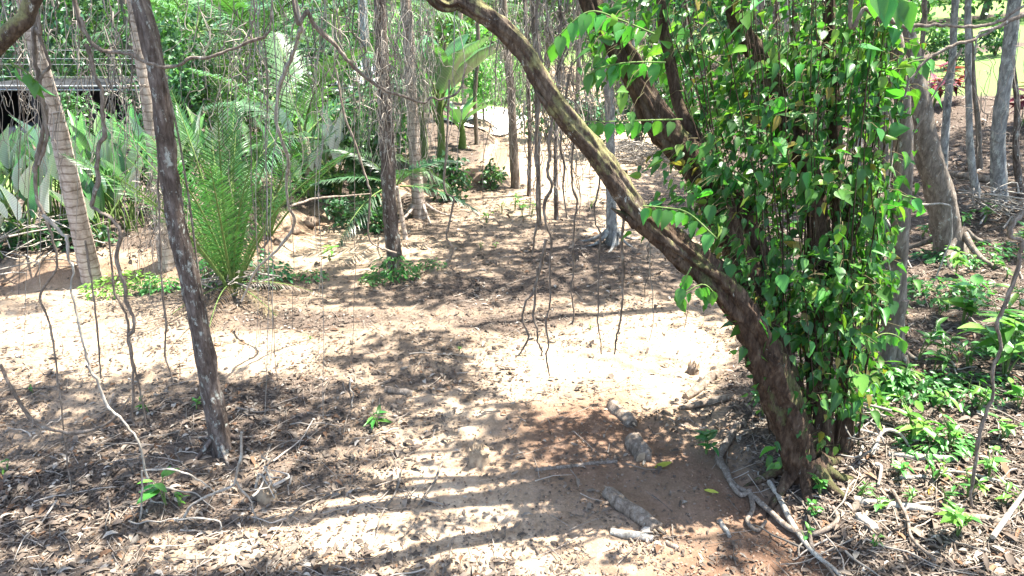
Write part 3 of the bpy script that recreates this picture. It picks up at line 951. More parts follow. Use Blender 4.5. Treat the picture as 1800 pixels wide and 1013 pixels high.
def build_litter():
    x, y = world_samples(190000, 2.3, 20.0, 1.75)
    keep = rng.random(len(x)) < litter_density(x, y) ** 1.3
    x, y = x[keep], y[keep]
    n = len(x)
    z = height(x, y) + rng.uniform(0.0, 0.016, n)
    d = np.stack([np.cos(a := rng.uniform(0, 6.283, n)), np.sin(a), rng.normal(0, .16, n)], -1)
    nn = np.stack([rng.normal(0, .25, n), rng.normal(0, .25, n), np.where(rng.random(n) < .7, 1.0, -1.0)], -1)
    s = np.clip(rng.lognormal(-3.3, .42, n), .014, .10) * np.clip(y / 6.5, 1, 1.8)
    s3 = np.stack([s * rng.uniform(.45, 1.25, n), s, s * rng.uniform(.3, 1.2, n)], -1)
    t = rng.random((n, 1))
    col = np.where(t < .55, [0.115, 0.088, 0.067], np.where(t < .85, [0.20, 0.16, 0.122], np.where(t < .93, [0.34, 0.30, 0.25], [0.16, 0.09, 0.05]))) * rng.uniform(.5, 1.3, (n, 1))
    onslope = sdist(x, y, RS, RSIDE) > 0.1
    s3[onslope, 0] *= rng.uniform(.5, 1.0, onslope.sum()); s3[onslope, 1] *= rng.uniform(1.0, 1.6, onslope.sum())
    col = np.where(onslope[:, None], col * rng.uniform(1.0, 1.5, (n, 1)), col)
    mb = MB(); scatter(mb, DRY, np.stack([x, y, z], -1), frame(d, nn), s3, col)
    # fragments
    x, y = world_samples(150000, 2.3, 14.0, 1.9)
    keep = rng.random(len(x)) < litter_density(x, y) * .75 + .17
    x, y = x[keep], y[keep]; n = len(x)
    z = height(x, y) + rng.uniform(0.0, 0.010, n)
    d = np.stack([np.cos(a := rng.uniform(0, 6.283, n)), np.sin(a), rng.normal(0, .2, n)], -1)
    nn = np.stack([rng.normal(0, .3, n), rng.normal(0, .3, n), np.ones(n)], -1)
    s = rng.uniform(.010, .032, n) * np.clip(y / 6, 1, 1.8)
    col = np.array([.16, .122, .092]) * rng.uniform(.35, 1.7, (n, 1))
    scatter(mb, DIA, np.stack([x, y, z], -1), frame(d, nn), np.stack([s * rng.uniform(.4, 1.6, n), s, s], -1), col)
    tag(mb.obj('leaf_litter', M['dry']), 'dry curled brown and grey leaves strewn over the clearing floor', 'leaf litter', None, 'stuff')
    # twigs
    x, y = world_samples(12000, 2.3, 16.0, 2.0)
    k = rng.random(len(x)) < litter_density(x, y) + .12
    x, y = x[k], y[k]
    mb = MB()
    for i in range(min(len(x), 4200)):
        L = rng.uniform(.06, .32); a = rng.uniform(0, 6.283); b = rng.normal(0, .35)
        pts = []
        for q, e in ((0, 0), (.5, b * .12), (1, b * .3)):
            xx = x[i] + math.cos(a + e) * L * q; yy = y[i] + math.sin(a + e) * L * q
            pts.append((xx, yy, 0.012 + rng.uniform(0, .02)))
        pts = np.array(pts); pts[:, 2] += height(pts[:, 0], pts[:, 1])
        tube(mb, pts, [rng.uniform(.002, .005), .0015], 3, None, False, cap=False, col=np.array([.26, .22, .18]) * rng.uniform(.4, 1.5))
    for i in range(105):
        if i < 70:
            g = G1(rng.uniform(1380, 1800), rng.uniform(420, 1000))
        else:
            g = G1(rng.uniform(0, 820), rng.uniform(620, 1000))
        L = rng.uniform(.2, .75); a = rng.uniform(0, 6.283); m = 6; b_ = rng.normal(0, .5)
        th = a + np.cumsum(rng.normal(0, .18, m)); pts = np.zeros((m, 3)); pts[:, 0] = g[0] + np.cumsum(np.cos(th)) * L / m; pts[:, 1] = g[1] + np.cumsum(np.sin(th)) * L / m
        pts[:, 2] = height(pts[:, 0], pts[:, 1]) + .015 + rng.uniform(0, .03, m)
        tube(mb, pts, [rng.uniform(.004, .010), .003], 5, 14, True, .25, col=np.array([.27, .235, .195]) * rng.uniform(.45, 1.5))
    tag(mb.obj('twig_litter', M['twig']), 'thin broken twigs scattered among the dry leaves', 'twigs', None, 'stuff')
    # crumbs of earth and pebbles on the worn track
    x, y = world_samples(16000, 2.3, 9.0, 2.0)
    red, hum, lawn = zones(x, y)
    k = rng.random(len(x)) < .1 + .6 * red * (hum < .4)
    x, y = x[k], y[k]; n = len(x)
    z = height(x, y) + .001
    OCT = (np.array([(1, 0, 0), (0, 1, 0), (-1, 0, 0), (0, -1, 0), (0, 0, .8), (0, 0, -.6)], float), [np.array([(0, 1, 4), (1, 2, 4), (2, 3, 4), (3, 0, 4), (1, 0, 5), (2, 1, 5), (3, 2, 5), (0, 3, 5)])])
    s = rng.uniform(.003, .010, (n, 1)) * rng.uniform(.6, 1.4, (n, 3))
    col = np.array([.30, .19, .125]) * rng.uniform(.45, 1.5, (n, 1))
    mb = MB(); scatter(mb, OCT, np.stack([x, y, z], -1), frame(rdir(n), rdir(n)), s, col)
    tag(mb.obj('earth_crumbs', M['twig'], smooth=False), 'small crumbs of reddish earth and grit on the worn track', 'soil crumbs', None, 'stuff')


build_litter()

# yellow fallen leaves on the track
FALL = leaf_template([(0.0, 0.02), (0.2, 0.14), (0.55, 0.17), (0.85, 0.08), (1.0, 0)], -0.15, 0.5)
def fallen(px, py, L, ang, col, label):
    b = G1(px, py)
    mb = MB(); d = np.array([[math.cos(ang), math.sin(ang), .05]])
    scatter(mb, FALL, np.array([[0, 0, .012]]), frame(d, np.array([[.1, -.2, 1.0]])), np.array([L]), np.array([col]))
    o = mb.obj('fallen_leaf', M['leaf']); o.location = Vector(b)
    tag(o, label, 'leaf', 'fallen leaves on the worn track')
fallen(1150, 829, .13, .25, (.36, .42, .05), 'curled yellow-green leaf lying on the worn track near the round-ended log')
fallen(1237, 868, .10, -.6, (.40, .38, .06), 'small yellowing leaf lying on red earth near the tree roots')
fallen(1130, 822, .06, 1.2, (.34, .32, .29), 'small pale dry leaf lying at the end of the short cut log')
fallen(1630, 878, .09, .8, (.45, .36, .05), 'bright yellow leaf lying in litter right of the leaning tree')

# ------------------------------------------------------------------ logs, stumps, sticks on the floor
def log(name, a, b, w, label, mat='log', jag=0.0, lift=0.35, cat='log', bend=0.0, group='wood lying on the ground'):
    A, B = G1(*a), G1(*b)
    _, _, D = project((A + B) / 2)
    r = w * D / FPX / 2
    A[2] += r * lift; B[2] += r * lift
    root = empty(name, (A + B) / 2)
    mid = (A + B) / 2 + np.array([0, 0, bend])
    d = B - A
    side = np.cross(d / np.linalg.norm(d), [0, 0, 1])
    pts = [A, A + d * .3 + side * r * .2, mid, A + d * .72 - side * r * .25, B]
    mb = MB(); tube(mb, pts, np.array([.92, 1.05, 1.0, 1.02, .85]) * r, 14, 26, True, .28, ridges=5 if r > .03 else 0)
    part(mb, 'bark', mat, root)
    for e, sg in ((A, -1), (B, 1)):
        m2 = MB()
        dn = d / np.linalg.norm(d) * sg
        if jag:
            for k in range(9):
                t = rng.uniform(0, 6.28); rr = r * rng.uniform(.2, .75)
                u = np.cross(dn, [0.2, 0.3, 1]); u /= np.linalg.norm(u); v = np.cross(dn, u)
                c = e + (u * math.cos(t) + v * math.sin(t)) * rr
                tube(m2, [c - dn * r * .3, c + dn * rng.uniform(.2, .9) * jag], [r * .22, r * .05], 5, 3, True)
            part(m2, 'splintered_end', 'cutwood', root)
        elif r > .025:
            tube(m2, [e - dn * .004, e + dn * .003], [r * .84, r * .80], 16, 3, False, .1)
            part(m2, 'cut_end', 'cutwood', root)
    return tag(root, label, cat, group)


log('log', (1068, 872), (1152, 942), 30, 'rotting grey-brown log with a splintered end on the worn track', jag=.06)
log('log', (1114, 776), (1130, 812), 30, 'short round-ended cut log standing out on the dark earth')
log('log', (1076, 718), (1112, 752), 22, 'tapering piece of broken log at the upper end of the track', jag=.05)
log('branch_piece', (1073, 936), (1148, 950), 13, 'pale peeled branch piece beside the rotting log', 'palevine', cat='branch')
log('log', (680, 690), (728, 698), 13, 'thin split log lying in the litter mid clearing')
log('log', (1500, 885), (1640, 905), 15, 'long pale fallen branch at the front of the right slope', 'palevine')
log('log', (1640, 905), (1775, 925), 15, 'long weathered fallen pole at the right edge', 'log')
log('log', (1508, 912), (1536, 940), 20, 'short pale broken wood chunk on the front of the right slope', 'palevine', jag=.04)
log('log', (1560, 806), (1680, 812), 13, 'mossy pale branch lying in the sunlit litter right of the tree', 'palevine')
log('log', (1580, 844), (1636, 842), 9, 'thin pale stick lying in the litter below the mossy branch', 'palevine', cat='stick')
log('log', (1270, 655), (1205, 705), 16, 'dead branch lying against litter left of the leaning tree foot', 'log', cat='branch')
log('log', (1290, 700), (1195, 720), 11, 'reddish stick half sunk in earth left of the leaning tree foot', 'log', cat='stick')
log('log', (1660, 310), (1790, 330), 16, 'long dark fallen trunk on the upper right slope', 'log')
log('branch_piece', (940, 830), (1085, 812), 7, 'thin brown branch lying across the dark earth of the track', 'liana', cat='branch')
log('branch_piece', (1265, 920), (1282, 945), 8, 'short peeled stick on the red earth of the track', 'palevine', cat='stick')
log('branch_piece', (1170, 960), (1192, 968), 9, 'small grey bark chip at the sunlit front of the track', 'log', cat='stick')

# stump with splintered top
def stump(px, py, w, h, label, mat='cutwood'):
    b = G1(px, py); _, _, D = project(b); r = w * D / FPX / 2
    root = empty('stump', b)
    mb = MB(); tube(mb, [b - [0, 0, .05], b + [0, 0, h * .5], b + [.02, 0, h]], [r * 1.2, r, r * .9], 12, 12, True, .25, ridges=6, flare=.3)
    part(mb, 'wood', mat, root)
    m2 = MB()
    for k in range(16):
        t = rng.uniform(0, 6.28); rr = r * rng.uniform(.3, .95)
        c = b + np.array([math.cos(t) * rr, math.sin(t) * rr, h * .85])
        tube(m2, [c, c + [rng.normal(0, .008), rng.normal(0, .008), rng.uniform(.02, .07)]], [r * .2, .002], 4, 3, True)
    part(m2, 'splinter_top', 'cutwood', root)
    tag(root, label, 'stump')
stump(842, 812, 34, .10, 'splintered pale stump on the sunlit floor, lower middle')
stump(470, 880, 26, .08, 'small broken stump among sticks in the lower left litter')
stump(1218, 655, 20, .06, 'low dark stump in litter left of the leaning tree', 'log')

# surface roots and sticks in front of the leaning tree
def world_line(pxs, rad, mat, name, label, cat, group, lift=.02, sides=7, follow=True):
    pts = []
    for q in pxs:
        g = G1(q[0], q[1]); g[2] += (q[2] if len(q) > 2 else lift); pts.append(g)
    mb = MB(); tube(mb, pts, rad, sides, len(pts) * 5, True, .25)
    base = np.array(pts[0]); o = mb.obj(name, M[mat], None); shift(o, base); o.location = Vector(base)
    return tag(o, label, cat, group)
gr = 'roots crawling over the cut edge of the track'
world_line([(1295, 758), (1275, 790), (1262, 815), (1275, 835), (1283, 860), (1300, 880), (1318, 872)], [.03, .026, .02, .014], 'liana', 'surface_root', 'thick knotted root at the top of the cut track edge', 'root', gr, .035)
world_line([(1262, 812), (1285, 860), (1318, 878), (1350, 905), (1385, 940), (1430, 950), (1470, 925), (1462, 900)], [.02, .02, .018, .012], 'liana', 'surface_root', 'long looping root along the cut track edge, turning back uphill', 'root', gr, .03)
world_line([(1350, 860), (1372, 895), (1390, 930), (1425, 975), (1465, 1010), (1500, 1050)], [.02, .018, .014, .012], 'palevine', 'surface_root', 'pale root running down to the bottom edge right of the track', 'root', gr, .03)
world_line([(1318, 880), (1322, 905), (1312, 925), (1330, 940), (1345, 925)], [.018, .014, .01], 'liana', 'surface_root', 'short crooked root poking from the red cut edge', 'root', gr, .03)
world_line([(1420, 945), (1428, 975), (1440, 990), (1470, 1030)], [.012, .012, .008], 'liana', 'surface_root', 'thin dark root at the bottom edge right of the track', 'root', gr, .03)
world_line([(1530, 812, .05), (1545, 790, .12), (1575, 786, .10), (1600, 795, .02)], [.012, .012, .006], 'palevine', 'surface_root', 'arched pale root standing above sunlit litter right of the tree', 'root', gr)
world_line([(1535, 830, .05), (1545, 838, .05), (1542, 862, .02)], [.014, .012, .01], 'palevine', 'surface_root', 'short white hooked root in the litter right of the tree foot', 'root', gr)
world_line([(1640, 845), (1700, 850), (1790, 870)], [.008, .008, .006], 'palevine', 'stick', 'straight pale stick lying at the right edge of the slope', 'stick', 'sticks on the right slope', .05)
world_line([(1565, 880), (1590, 920), (1600, 960), (1640, 1000)], [.012, .01, .008], 'liana', 'stick', 'curved brown stick leaning over the front of the right slope', 'stick', 'sticks on the right slope', .05)
world_line([(1740, 960), (1790, 890), (1800, 880)], [.016, .014, .01], 'palevine', 'stick', 'pale forked stick at the lower right corner', 'stick', 'sticks on the right slope', .06)
world_line([(1490, 470, .3), (1530, 445, .5), (1600, 480, .05)], [.012, .01, .008], 'palevine', 'stick', 'bent pale stick behind the leafy climber', 'stick', 'sticks on the right slope')

# brush pile on the far side of the clearing
def brush(px, py, w, n, name, label):
    b = G1(px, py); _, _, D = project(b); r = w * D / FPX / 2
    mb = MB()
    for k in range(n):
        c = np.array([rng.normal(0, r * .4), rng.normal(0, r * .4), rng.uniform(.02, .35)])
        c[2] += height(b[0] + c[0], b[1] + c[1]) - b[2]
        d = rdir(1)[0] * [1, 1, .3]; L = rng.uniform(.3, .9) * min(1, r * 1.6 + .3)
        tube(mb, [c - d * L / 2, c + rng.normal(0, .05, 3), c + d * L / 2], [rng.uniform(.006, .014), .003], 4, 6, True, cap=False, col=np.array([.30, .27, .23]) * rng.uniform(.5, 1.4))
    o = mb.obj(name, M['twig']); o.location = Vector(b)
    tag(o, label, 'brush pile', None, 'stuff')
brush(1110, 285, 110, 130, 'brush_pile', 'heap of bare pale branches behind the leaning limb')
brush(1740, 385, 120, 70, 'brush_pile', 'heap of dry branches at the foot of the right-hand trunks')
brush(1515, 800, 70, 14, 'brush_pile', 'loose heap of dry sticks right of the leaning tree foot')
brush(475, 885, 40, 10, 'brush_pile', 'small heap of broken sticks in the lower left litter')
brush(420, 520, 110, 40, 'brush_pile', 'tangle of dry twigs round the young palm foot')
brush(90, 440, 200, 60, 'brush_pile', 'dead stalks and leaves piled on the left bank')

# clods on the bank's cut face
for (x, y, w) in [(495, 428, 24), (515, 408, 28), (545, 396, 30), (465, 448, 22), (800, 335, 36), (845, 322, 30), (640, 383, 30)]:
    b = G1(x, y); _, _, D = project(b); r = w * D / FPX / 2
    v = rdir(60); 
    bm_v = []; th = np.linspace(0, 6.283, 10, endpoint=False)
    mb = MB(); path = [b + [0, 0, -r * .4], b + [0, 0, -.1 * r], b + [0, 0, .25 * r], b + [0, 0, .5 * r], b + [0, 0, .62 * r]]
    tube(mb, path, np.array([1.05, 1.1, .95, .6, .05]) * r, 11, 12, True, .55)
    o = mb.obj('earth_clod', M['earth']); shift(o, b); o.location = Vector(b)
    queue('clod', o, x)
flush('clod', 'lump of brown earth', 'along the foot of the cut bank', 'earth clod', 'earth lumps along the bank')

# ------------------------------------------------------------------ the leafy climber on the leaning tree
def climber():
    base = tb + np.array([.05, .12, 0])
    root = tag(empty('climbing_vine', base), 'bright green heart-leaved climber smothering the leaning tree', 'vine')
    # upright stems
    stems = []
    for k in range(84):
        x = rng.uniform(1180, 1600)
        Y = YB + rng.uniform(.0, 1.1) * (1 if k % 3 else .4)
        x2 = 1440 + (x - 1440) * rng.uniform(.3, .7)
        ytop = -60 if k % 4 else rng.uniform(20, 300)
        ybot = rng.uniform(560, 800) if 1340 < x2 < 1530 else rng.uniform(330, 560)
        ys = np.linspace(ybot, ytop, 9)
        xs = np.interp(ys, [ytop, ybot], [x, x2]) + np.cumsum(rng.normal(0, 7, 9))
        pts = P(xs, ys, Y + np.cumsum(rng.normal(0, .03, 9)))
        pts[0, 2] = max(pts[0, 2], height(pts[0, 0], pts[0, 1]) - .02)
        mb = MB(); tube(mb, pts, [rng.uniform(.0025, .007), .002], 5, 30, True, .15)
        part(mb, 'stem', 'tree', root)
        stems.append(crom(pts, 60))
    # leaves: density in the picture's region, spread through the depth of the plant
    blobs = [  # px, py, rx, ry, weight, dY, sd
        (1440, 420, 115, 150, 1.1, .25, .42), (1340, 290, 120, 110, .6, .35, .4), (1430, 190, 140, 130, 1.15, .65, .42), (1290, 80, 170, 90, .5, .85, .3), (1480, 300, 100, 170, .9, .5, .45),
        (1130, 60, 90, 60, .35, .75, .2), (1190, 385, 70, 35, .12, .12, .15), (1290, 480, 60, 50, .10, -.05, .12), (1480, 600, 70, 100, .7, .25, .3), (1455, 700, 55, 80, .34, .1, .2),
        (1260, 370, 60, 50, .16, .1, .2), (1510, 100, 100, 100, .6, .8, .4), (1330, 610, 22, 60, .05, -.08, .05), (1340, 690, 22, 40, .04, -.1, .05),
        (1560, 280, 55, 150, .32, .45, .4), (1210, 180, 90, 90, .24, .5, .3), (1520, 690, 45, 60, .26, .3, .2), (1400, 540, 60, 60, .3, .05, .2), (1385, 50, 120, 60, .55, .95, .3), (1510, 480, 60, 80, .4, .25, .3), (1410, 800, 60, 30, .03, -.1, .1), (1250, 130, 100, 110, .45, .85, .25), (1200, 240, 80, 80, .42, .06, .1), (1130, 90, 90, 80, .45, .06, .1), (1160, 180, 50, 60, .2, .05, .08), (1290, 400, 60, 80, .3, .06, .12), (1230, 60, 90, 70, .3, .15, .12), (1340, 560, 50, 50, .15, -.02, .06), (1160, 40, 90, 50, .3, .9, .15), (1330, 200, 70, 80, .35, .7, .3), (1545, 420, 40, 120, .2, .4, .25)]
    wts = np.array([q[4] for q in blobs]); wts = wts / wts.sum()
    N = 10500
    idx = rng.choice(len(blobs), N, p=wts)
    q = np.array([z[:4] for z in blobs])[idx]; dy = np.array([z[5:] for z in blobs])[idx]
    a = rng.uniform(0, 6.283, N); rr = np.sqrt(rng.random(N)) * 1.1
    px = q[:, 0] + np.cos(a) * rr * q[:, 2]; py = q[:, 1] + np.sin(a) * rr * q[:, 3]
    # twos and threes grow together
    grp = rng.integers(0, N, N); jn = rng.random(N) < .62
    Y = YB + dy[:, 0] + rng.normal(0, 1, N) * dy[:, 1]
    pos = P(px, py, Y)
    pos = np.where(jn[:, None], pos[grp] + rng.normal(0, .06, (N, 3)), pos)
    onst = rng.random(N) < .5
    near = pos[:, 1] < YB - .15
    pos[near, 1] = 2 * (YB - .15) - pos[near, 1]
    SA = np.array(stems); pick = SA[rng.integers(0, len(SA), N), rng.integers(4, 60, N)] + rng.normal(0, .035, (N, 3))
    pos = np.where(onst[:, None], pick, pos)
    gap = fbm(pos[:, 0] * 1.0 + pos[:, 1] * .8, pos[:, 2] * .8 + pos[:, 1] * .5, .26, 83, 2)
    h = height(pos[:, 0], pos[:, 1])
    keep = (gap > .45) & (pos[:, 2] > h + .06) & (pos[:, 1] > 2.7)
    pos = pos[keep]; N = len(pos)
    outw = pos[:, :2] - (tb[:2] + np.array([.1, .45]))
    outw /= np.linalg.norm(outw, axis=1, keepdims=True) + 1e-6
    az = rng.normal(0, .9, N)
    ox = outw[:, 0] * np.cos(az) - outw[:, 1] * np.sin(az); oy = outw[:, 0] * np.sin(az) + outw[:, 1] * np.cos(az)
    d = np.stack([ox * .55, oy * .55, rng.uniform(-1.2, .25, N)], -1)
    nrm = np.stack([ox * .8, oy * .8, rng.uniform(.1, 1.1, N)], -1) + rng.normal(0, .4, (N, 3))
    R = frame(d, nrm)
    s = np.clip(rng.lognormal(-2.92, .38, N), .022, .12)
    t = rng.random((N, 1))
    col = np.where(t < .55, [.045, .175, .045], np.where(t < .9, [.075, .235, .05], [.17, .33, .06])) * rng.uniform(.6, 1.3, (N, 1))
    old = rng.random((N, 1)) < .03
    col = np.where(old, [.26, .24, .05], col)
    # the 280 nearest, most open leaves are separate parts
    sx, sy, D = project(pos)
    size = s / D * FPX * np.where((sx > 980) & (sx < 1640) & (sy > 0) & (sy < 900), 1, 0) * (1 + .2 * (pos[:, 1] < YB))
    top = np.argsort(-size)[:280]
    mats = []
    for c, HT in [(c_, h_) for c_ in ([.045, .165, .037], [.07, .22, .042], [.16, .32, .055]) for h_ in HEARTS]:
        mb = MB(); scatter(mb, HT, np.zeros((1, 3)), np.eye(3)[None], np.ones(1), np.array([c])); mats.append(mb.mesh('leaf', M['vine_leaf']))
    for i in top:
        place(mats[(0 if t[i] < .55 else (1 if t[i] < .88 else 2)) * 4 + i % 4], 'leaf', root, pos[i] - base, R[i], s[i])
    m = np.ones(N, bool); m[top] = False
    mb = MB()
    for k in range(4):
        mk = m & (np.arange(N) % 4 == k)
        scatter(mb, HEARTS[k], pos[mk], R[mk], s[mk], col[mk])
    part(mb, 'foliage', 'vine_leaf', root, kind='stuff')
    # leaf stalks
    mb = MB()
    SP = np.concatenate(stems)
    for i in range(0, N, 2):
        p0 = pos[i]; q0 = SP[np.argmin(((SP - p0) ** 2).sum(1))]
        v = q0 - p0; L = np.linalg.norm(v)
        if L > .22:
            v = v / L * .1 + np.array([0, 0, .05])
        tube(mb, [p0, p0 + v * .5 + [0, 0, .02], p0 + v], [.0015, .002], 3, None, False, cap=False, col=(.14, .12, .06))
    part(mb, 'stalks', 'twig', root, kind='stuff')


climber()

# leafy sprays reaching left over the limb
def spray(px, Y, n, label, leaf=.085):
    pts = np.array([P(a, b, Y) for a, b in px]); base = pts[0]
    root = tag(empty('leafy_shoot', base), label, 'vine shoot', 'leafy shoots of the climber')
    mb = MB(); tube(mb, pts, [.005, .003], 5, 20, True); part(mb, 'stem', 'stem', root)
    c = crom(pts, 100)
    me = MESH_HEART
    for k in range(n):
        i = int(8 + 90 * k / n); p = c[i]; tn = c[min(i + 1, 99)] - c[i - 1]; tn /= np.linalg.norm(tn)
        sd = (-1) ** k
        d = tn * .35 + np.array([0, -.35 * sd - .1, -.9]) + rng.normal(0, .15, 3)
        nrm = np.array([rng.normal(0, .3) - .2, -.75, .65])
        place(me, 'leaf', root, p + d / np.linalg.norm(d) * .02 - base, frame(d[None], nrm[None])[0], leaf * rng.uniform(.75, 1.2))
mb = MB(); scatter(mb, HEART, np.zeros((1, 3)), np.eye(3)[None], np.ones(1), np.array([[.075, .23, .05]])); MESH_HEART = mb.mesh('leaf', M['vine_leaf'])
mb = MB(); scatter(mb, HEART, np.zeros((1, 3)), np.eye(3)[None], np.ones(1), np.array([[.12, .30, .05]])); MESH_HEARTB = mb.mesh('leaf', M['vine_leaf'])
spray([(1150, 60), (1090, 35), (1040, 20), (1000, 45), (960, 92)], YB - .05, 12, 'topmost leafy shoot arching left over the mossy limb', .095)
spray([(1170, 110), (1110, 110), (1060, 118), (1030, 133)], YB - .02, 9, 'short leafy shoot reaching left below the topmost one')
spray([(1200, 210), (1130, 212), (1070, 214), (1010, 214)], YB - .02, 10, 'level leafy shoot reaching left just above the limb crossing')
spray([(1260, 420), (1210, 375), (1165, 365), (1130, 362)], YB - .28, 11, 'leafy shoot spreading in front of the lower limb')
spray([(1215, 470), (1200, 500), (1195, 520), (1235, 500), (1260, 520)], YB - .25, 9, 'small leafy shoot hanging under the lower limb')
spray([(1280, 120), (1230, 95), (1190, 90), (1150, 105)], YB + .7, 10, 'leafy shoot between the two upper limbs', .075)
spray([(1250, 250), (1210, 215), (1180, 150), (1165, 90)], YB + .5, 12, 'upright leafy shoot along the second limb', .07)
spray([(1330, 330), (1290, 300), (1262, 292), (1240, 310)], YB + .02, 10, 'drooping leafy shoot across the inner limb', .08)
spray([(1560, 330), (1590, 345), (1612, 350), (1628, 372)], YB + .3, 8, 'leafy shoot reaching to the grey stub trunk', .075)
spray([(1510, 620), (1545, 590), (1570, 588), (1590, 600)], YB + .25, 9, 'low leafy shoot reaching right across the grey stub trunk', .08)
spray([(1560, 130), (1600, 110), (1625, 105), (1640, 96)], YB + .35, 8, 'yellow-green leafy shoot reaching right of the climber')
spray([(1530, -20), (1570, -5), (1600, 5)], YB - .3, 7, 'large heart leaves hanging in from the top right', .12)
spray([(20, 112), (45, 125), (60, 140), (68, 145)], 3.6, 6, 'green leaves on a twig at the far left edge', .09)

# ------------------------------------------------------------------ lianas traced from the picture
def liana(px, Y, w, mat, label, name='liana', cat='vine', group='hanging lianas', top=True, sides=7):
    if len(px) and len(px[0]) == 2:
        Ys = np.linspace(Y[0], Y[1], len(px)) if isinstance(Y, tuple) else [Y] * len(px)
    pts = np.array([P(a, b, y) for (a, b), y in zip(px, Ys)])
    if top and px[0][1] <= 3:
        pts = np.concatenate([[pts[0] + [rng.normal(0, .15), rng.normal(0, .15), 1.6]], pts])
    hz = height(pts[:, 0], pts[:, 1]) + .01
    pts[:, 2] = np.maximum(pts[:, 2], hz)
    rad = widths(pts, np.array(w) * np.linspace(.92, .6, len(w)))
    m = len(pts) * 4
    rad = np.interp(np.linspace(0, 1, m), np.linspace(0, 1, len(rad)), rad) * rng.uniform(.85, 1.2, m)
    pts = crom(pts, m); pts[1:-1] += rng.normal(0, .002, (m - 2, 3))
    base = pts[-1].copy()
    mb = MB(); tube(mb, pts, rad, sides, len(pts) * 2, True, .35)
    o = mb.obj(name, M[mat]); shift(o, base); o.location = Vector(base)
    return tag(o, label, cat, group)


